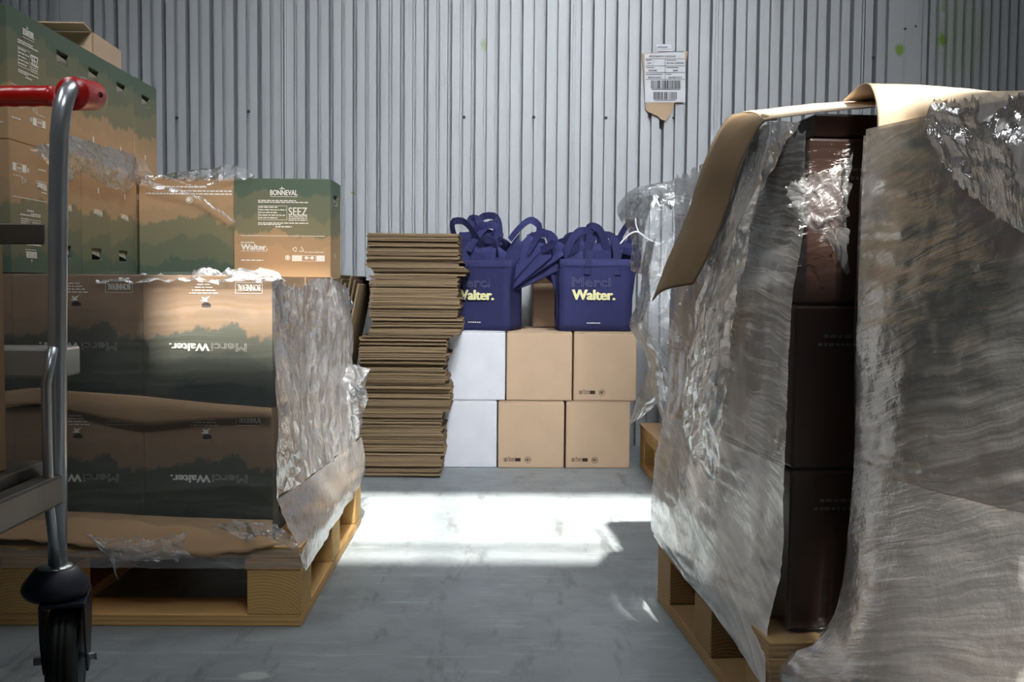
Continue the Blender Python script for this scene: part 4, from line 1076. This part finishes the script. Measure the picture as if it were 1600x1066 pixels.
# ================================================================== far right pallet and its bagged goods
pallet('wooden_pallet', 'wooden pallet at the back right beside the brown boxes', .80, .72, (.492 + .40, 3.10, 0), 0)
MB_2 = MB().box(-.39, .39, -.355, .355, 0, .003).build('cardboard_sheet', M['kraft_sheet']); MB_2.location = (.492 + .385, 3.10, .1435)
tag(MB_2, 'brown cardboard sheet lying on the back right pallet', 'sheet')
for j in range(3):
    zz_ = .1475 + j * .235
    o = MB(); o.box(-.16, .16, -.22, .22, 0, .232); o = o.build('fabric_bundle', M['navy'], None, bevel=.03); o.location = (.70 + .015 * j, 3.10, zz_)
    tag(o, ['bundle of navy fabric bags lowest on the back right pallet, in clear plastic', 'bundle of navy fabric bags middle of the pile in clear plastic', 'bundle of navy fabric bags topmost of the pile in clear plastic'][j], 'fabric bundle', 'navy fabric bundles in clear plastic')
t = thing('clear_plastic_bag', 'clear plastic bags hanging over the bundles on the back right pallet', 'plastic bag', (.5, 2.95, .15)); ofs = Vector((-.5, -2.95, -.15))
patch('upper_bag', t, loc_rows([[P(962, 318, 3.05), P(985, 296, 3.0), P(1025, 286, 3.0), P(1075, 284, 3.05), P(1110, 300, 3.1)], [P(972, 350, 2.95), P(995, 330, 2.9), P(1030, 310, 2.88), P(1075, 310, 2.9), P(1110, 320, 2.95)], [P(985, 385, 2.95), P(1002, 380, 2.85), P(1035, 360, 2.85), P(1075, 360, 2.87), P(1110, 360, 2.9)], [P(984, 420, 2.98), P(1005, 430, 2.9), P(1035, 440, 2.87), P(1075, 440, 2.88), P(1110, 440, 2.9)]]), 60, 50, M['f_bag'], amp=.012, freq=9, seed=30, fold=.006, fdir=(26, 4))
patch('lower_bag', t, loc_rows([[P(1008, 378, 2.86), P(1025, 372, 2.82), P(1050, 380, 2.82), P(1090, 390, 2.85)], [P(990, 470, 2.86), P(1010, 470, 2.78), P(1045, 480, 2.78), P(1090, 490, 2.8)], [P(985, 510, 2.88), P(1010, 520, 2.78), P(1045, 540, 2.77), P(1090, 540, 2.8)], [P(1005, 550, 2.86), P(1025, 560, 2.78), P(1050, 570, 2.77), P(1090, 580, 2.8)], [P(1016, 600, 2.84), P(1035, 620, 2.78), P(1055, 620, 2.77), P(1085, 620, 2.78)], [P(1035, 670, 2.78), P(1043, 684, 2.76), P(1055, 680, 2.75), P(1075, 650, 2.76)]]), 60, 80, M['f_bag'], amp=.011, freq=9, seed=31, fold=.010, fdir=(26, 3), ragged='b', rag=.008)
patch('hanging_corner', t, loc_rows([[P(1012, 545, 2.9), P(1030, 565, 2.85), P(1050, 590, 2.82)], [P(1008, 590, 2.92), P(1025, 610, 2.87), P(1045, 615, 2.84)], [P(983, 664, 2.95), P(1005, 650, 2.9), P(1030, 628, 2.86)]]), 24, 30, M['f_bag'], amp=.006, freq=10, seed=32)
t = thing('string_tie', 'white string tied round the neck of the clear plastic bag', 'string', tuple(P(985, 372, 2.9)))
o0 = P(985, 372, 2.9)
sp = [P(a, b, 2.84) - o0 for a, b in ((969, 381), (975, 374), (984, 366), (994, 362), (1003, 366), (1010, 372), (1022, 378), (1032, 382))]
MB().tube(catmull(sp, 30), .0022, 6).build('string', M['ribbon_white'], t, smooth=True)
sp = [P(a, b, 2.84) - o0 for a, b in ((993, 341), (994, 352), (998, 362), (1004, 368))]
MB().tube(catmull(sp, 16), .002, 6).build('string_end', M['ribbon_white'], t, smooth=True)

# ================================================================== near right load: dark brown cartons
RZ = math.radians(-3.9)
pw, pd = .50, .65
# left edge of this pallet runs from (.317, 1.962) to (.345, 1.551)
e_y = Vector((-math.sin(-RZ) if False else (.317 - .345), 1.962 - 1.551, 0)).normalized(); e_x = Vector((e_y.y, -e_y.x, 0))
org = Vector((.317, 1.962, 0)) - e_y * pd                    # near left corner
cc = org + e_x * pw / 2 + e_y * pd / 2
rzr = math.atan2(e_x.y, e_x.x)
pallet('wooden_pallet', 'wooden pallet under the film-wrapped dark brown cartons at right', pw, pd, tuple(cc), rzr, shaded=True)
BW, BD, BH = .27, .20, .219
def brown(x, y, z, label, lip=False):
    q = org + e_x * x + e_y * y
    t = thing('brown_carton', label, 'carton', (q.x, q.y, z), rzr, 'dark brown cartons under film')
    MB().box(-BW / 2, BW / 2, -BD / 2, BD / 2, 0, BH - .001).build('carton_body', M['brown'], t, bevel=.004)
    p = Print(lambda u, v: (u - BW / 2, -BD / 2 - .0006, v)); p.words(BW * .15, BW * .5, BH * .80, .004, 3); p.words(BW * .12, BW * .55, BH * .75, .004, 4); p.build('small_print', M['steel_dark'], t)
    p = Print(lambda u, v: (-BW / 2 - .0006, u - BD / 2, v)); p.words(BD * .3, BD * .8, BH * .6, .006, 5); p.words(BD * .3, BD * .7, BH * .5, .006, 6); p.build('side_print', M['ink_white'], t)
    return t
x_in = .036
ln3 = ['bottom', 'middle', 'top']; rn3 = ['front', 'second', 'rear']
for k_ in range(3):
    for j in range(3):
        dx = .014 if k_ == 2 else 0
        brown(x_in + BW / 2 + dx, .035 + BD / 2 + j * (BD + .001), .147 + k_ * .2205, 'dark brown carton in the %s layer of the right load, %s from the dark gap' % (ln3[k_], ['first', 'second', 'third'][j]))
qb = org + e_x * (x_in + .155) + e_y * .345
o = MB().box(-.128, .128, -.295, .29, 0, .031).build('shade_filler', M['brown'], None, bevel=.003); o.location = (qb.x, qb.y, .147 + 3 * .2205 + .001); o.rotation_euler = (0, 0, rzr)  # dark slab added to stand in for shade under the slip sheet
tag(o, 'added dark slab in the shaded gap between brown cartons and slip sheet', 'tray')
# upright kraft corner board at the rear of that load
t = MB().box(-.002, .002, -.03, .03, 0, .36).build('corner_board', M['kraft']); qb = org + e_x * (x_in - .012) + e_y * .625; t.location = (qb.x, qb.y, .147); t.rotation_euler = (0, 0, rzr)
tag(t, 'upright kraft corner board at the rear edge of the dark brown load', 'board')

t = thing('stretch_film', 'stretch film wrapped round the dark brown cartons at right, flaring over their pallet', 'plastic film', tuple(org)); 
def W_(x, y, z): return e_x * x + e_y * y + Vector((0, 0, z))
sidef = []
for z, xs_ in ((.815, (.044, .03, .02, .02)), (.70, (.044, .03, .022, .02)), (.59, (.030, .022, .016, .014)), (.45, (.027, .02, .016, .012)), (.37, (.026, .017, .010, .007)), (.30, (.026, .010, .0, -.004)), (.22, (.024, -.002, -.010, -.012)), (.15, (.010, -.011, -.015, -.014))):
    sidef.append([W_(x_, y_, z) for x_, y_ in zip(xs_, (.030, .22, .42, .645))])
sidef.append([W_(-.006, -.004, .082), W_(-.007, .22, .108), W_(-.008, .42, .115), W_(-.008, .652, .125)])
patch('side_sheet', t, sidef[:5], 70, 70, M['f_right'], amp=.003, freq=9, seed=40, fold=.0015, fdir=(4, 40), ragged='t', rag=.02)
patch('skirt', t, sidef[4:], 70, 40, M['f_skirt'], amp=.003, freq=9, seed=40, fold=.0025, fdir=(5, 50))
front = []
for z, y_ in ((.80, .028), (.6, .022), (.4, .022), (.2, .02), (.12, -.006), (.09, -.008)):
    front.append([W_(x_, y_ - .003 * (x_ > .1), z) for x_ in (.03 if z < .66 else .044, .08, .14, .22)])
front[-1][0] = W_(-.006, -.006, .080); front[-2][0] = W_(.0, -.004, .125)
patch('front_sheet', t, front, 40, 60, M['f_dark'], amp=.004, freq=14, seed=41)
wv_ = Vector(org)
def Lr(px, py, off=0.0, Xp=.335): return PX(px, py, Xp) - wv_
patch('loose_sheet', t, [[Lr(1168, 208, Xp=.36), Lr(1200, 192, Xp=.362), Lr(1246, 190, Xp=.372)], [Lr(1138, 300, Xp=.33), Lr(1165, 290, Xp=.335), Lr(1190, 290, Xp=.35)], [Lr(1100, 430, Xp=.315), Lr(1130, 420, Xp=.32), Lr(1160, 420, Xp=.338)], [Lr(1078, 530, Xp=.315), Lr(1112, 540, Xp=.31), Lr(1140, 550, Xp=.33)], [Lr(1066, 620, Xp=.325), Lr(1100, 650, Xp=.315), Lr(1130, 660, Xp=.33)], [Lr(1066, 690, Xp=.335), Lr(1090, 720, Xp=.322), Lr(1112, 760, Xp=.332)]], 50, 90, M['f_dense'], amp=.008, freq=12, seed=42, fold=.007, fdir=(30, 2.5), ragged='r', rag=.008)
patch('bunched_knot', t, [[P(1228, 290, 1.322) - wv_, P(1262, 275, 1.318) - wv_, P(1300, 262, 1.318) - wv_, P(1335, 240, 1.32) - wv_], [P(1238, 330, 1.316) - wv_, P(1270, 335, 1.31) - wv_, P(1305, 330, 1.31) - wv_, P(1326, 325, 1.315) - wv_], [P(1262, 352, 1.318) - wv_, P(1285, 362, 1.315) - wv_, P(1310, 362, 1.315) - wv_, P(1326, 360, 1.318) - wv_], [P(1290, 372, 1.32) - wv_, P(1298, 385, 1.318) - wv_, P(1312, 410, 1.318) - wv_, P(1328, 432, 1.322) - wv_]], 40, 40, M['f_loose'], amp=.006, freq=30, seed=43, fold=.004, fdir=(60, 30), ragged='tlrb', rag=.012)

# slip sheet on top, one end curling down the aisle side
near = [(1368, 166, 1.37), (1280, 176, 1.37), (1195, 187, 1.40), (1180, 208, 1.415), (1160, 248, 1.43), (1135, 330, 1.46), (1107, 400, 1.48), (1085, 442, 1.5)]
far = [(1368, 158, 1.85), (1260, 165, 1.8), (1160, 174, 1.62), (1134, 188, 1.615), (1096, 268, 1.60), (1076, 330, 1.60), (1052, 385, 1.60), (1019, 468, 1.60)]
a0 = P(1195, 187, 1.40)
mid = [(P(*n_) * .5 + P(*f_) * .5) + Vector((-.012 if i_ > 2 else 0, 0, .004)) for i_, (n_, f_) in enumerate(zip(near, far))]
rn_ = [[P(*p_) - a0 for p_ in near], [p_ - a0 for p_ in mid], [P(*p_) - a0 for p_ in far]]
t = thing('slip_sheet', 'pale paper slip sheet lying flat over the dark brown cartons at right', 'sheet', tuple(a0))
patch('sheet', t, [r_[:3] for r_ in rn_], 30, 24, M['paper'], solid=.0018, amp=.002, freq=7, seed=50)
t = thing('kraft_sheet', 'shade-darkened end of the slip sheet curling down beside the dark brown cartons', 'sheet', tuple(a0))
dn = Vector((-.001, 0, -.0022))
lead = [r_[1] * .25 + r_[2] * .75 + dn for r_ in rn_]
patch('hanging_sheet', t, [[l_] + [p_ + dn for p_ in r_[2:]] for l_, r_ in zip(lead, rn_)], 60, 24, M['sheet_shaded'], solid=.0018, amp=.003, freq=7, seed=51)  # darker colour carries the shade of the hanging end

# ================================================================== nearest right load
A = Vector((.462, 1.285, 0)); e1 = Vector((.347, -.938, 0)); nn = Vector((-.938, -.347, 0))
rz2 = math.atan2(e1.y, e1.x)                                # local x runs toward the camera, local -y is the visible face
H2 = .219
pc = make_carton(M['camo_low'], H2, False, False, False)
labs = ['printed carton in the %s layer under grey film, far end of the nearest right load', 'printed carton in the %s layer under grey film, right-hand end of the nearest load']
fst = True
for k_ in range(3):
    for j in range(2):
        q = A + e1 * (CW / 2 + .001 + j * (CW + .001)) - nn * (CD / 2 + .004)
        l_ = labs[j] % ln3[k_]
        if fst: pc.location = (q.x, q.y, .147); pc.rotation_euler = (0, 0, rz2); pc['label'] = l_; pc['group'] = 'printed cartons in the nearest right load'; fst = False
        else: dup(pc, (q.x, q.y, .147 + k_ * .2205 + (H2 if k_ == 2 else 0)), (math.pi if k_ == 2 else 0, 0, rz2), l_, 'printed cartons in the nearest right load')
pcen = A + e1 * (.12 + .35) + nn * (.06 - .22)
pallet('wooden_pallet', 'wooden pallet under the nearest film-wrapped load at right edge', .70, .44, (pcen.x, pcen.y, 0), rz2, shaded=True)
t = thing('stretch_film', 'streaky grey stretch film wrapped round the nearest load at right edge', 'plastic film', tuple(A))
def W2(x, o, z): return e1 * x + nn * o + Vector((0, 0, z))
ff = []
for z, o_, xl in ((.808, .004, -.004), (.70, .006, -.008), (.60, .007, -.008), (.45, .008, -.006), (.38, .010, -.006), (.30, .022, -.006), (.22, .038, -.008), (.15, .056, -.03), (.115, .070, -.085), (.095, .073, -.092)):
    ff.append([W2(xl, o_ * (.45 if z > .2 else (.7 if z > .14 else 1)), z), W2(.08, o_ + .002, z), W2(.2, o_ + .003, z), W2(.5, o_ + .003, z)])
patch('face_sheet', t, ff[:5], 80, 80, M['f_near'], amp=.0025, freq=8, seed=60, fold=.0015, fdir=(5, 50))
patch('skirt', t, ff[4:], 80, 40, M['f_skirt'], amp=.0025, freq=8, seed=60, fold=.002, fdir=(5, 50))
bk = []
for z, o_, xl in ((.80, .004, -.004), (.6, .007, -.008), (.38, .0045, -.006), (.30, .010, -.006), (.22, .017, -.008), (.15, .039, -.03), (.115, .070, -.085), (.095, .073, -.092)):
    bk.append([W2(xl, o_, z), W2(xl - .002, -.06, z), W2(xl - .002, -.16, z)])
patch('end_sheet', t, bk, 20, 60, M['f_dark'], amp=.003, freq=10, seed=61)
af = Vector(A)
patch('loose_top', t, [[P(1455, 152, 1.17) - af, P(1500, 158, 1.12) - af, P(1550, 150, 1.08) - af, P(1640, 140, 1.02) - af], [P(1440, 190, 1.175) - af, P(1500, 230, 1.11) - af, P(1560, 260, 1.05) - af, P(1640, 280, 1.0) - af], [P(1455, 225, 1.17) - af, P(1490, 280, 1.13) - af, P(1540, 330, 1.08) - af, P(1640, 390, 1.0) - af]], 60, 40, M['f_dense'], amp=.009, freq=12, seed=62, fold=.006, fdir=(14, 30), ragged='tb', rag=.008)
sh = [[(1372, 212, 1.276), (1420, 205, 1.25), (1500, 205, 1.17), (1620, 205, 1.09)], [(1370, 165, 1.278), (1430, 160, 1.245), (1500, 160, 1.17), (1620, 158, 1.09)], [(1357, 131, 1.31), (1430, 134, 1.28), (1530, 145, 1.21), (1620, 146, 1.13)], [(1335, 140, 1.42), (1430, 143, 1.42), (1530, 150, 1.36), (1620, 150, 1.31)], [(1318, 158, 1.58), (1430, 160, 1.62), (1530, 165, 1.62), (1620, 165, 1.62)]]
a1 = P(1372, 205, 1.272)
t = thing('slip_sheet', 'pale paper slip sheet arched over the top of the nearest right load', 'sheet', tuple(a1))
patch('sheet', t, [[P(*p_) - a1 for p_ in r_] for r_ in sh], 40, 40, M['paper'], solid=.0018, amp=.003, freq=8, seed=63)
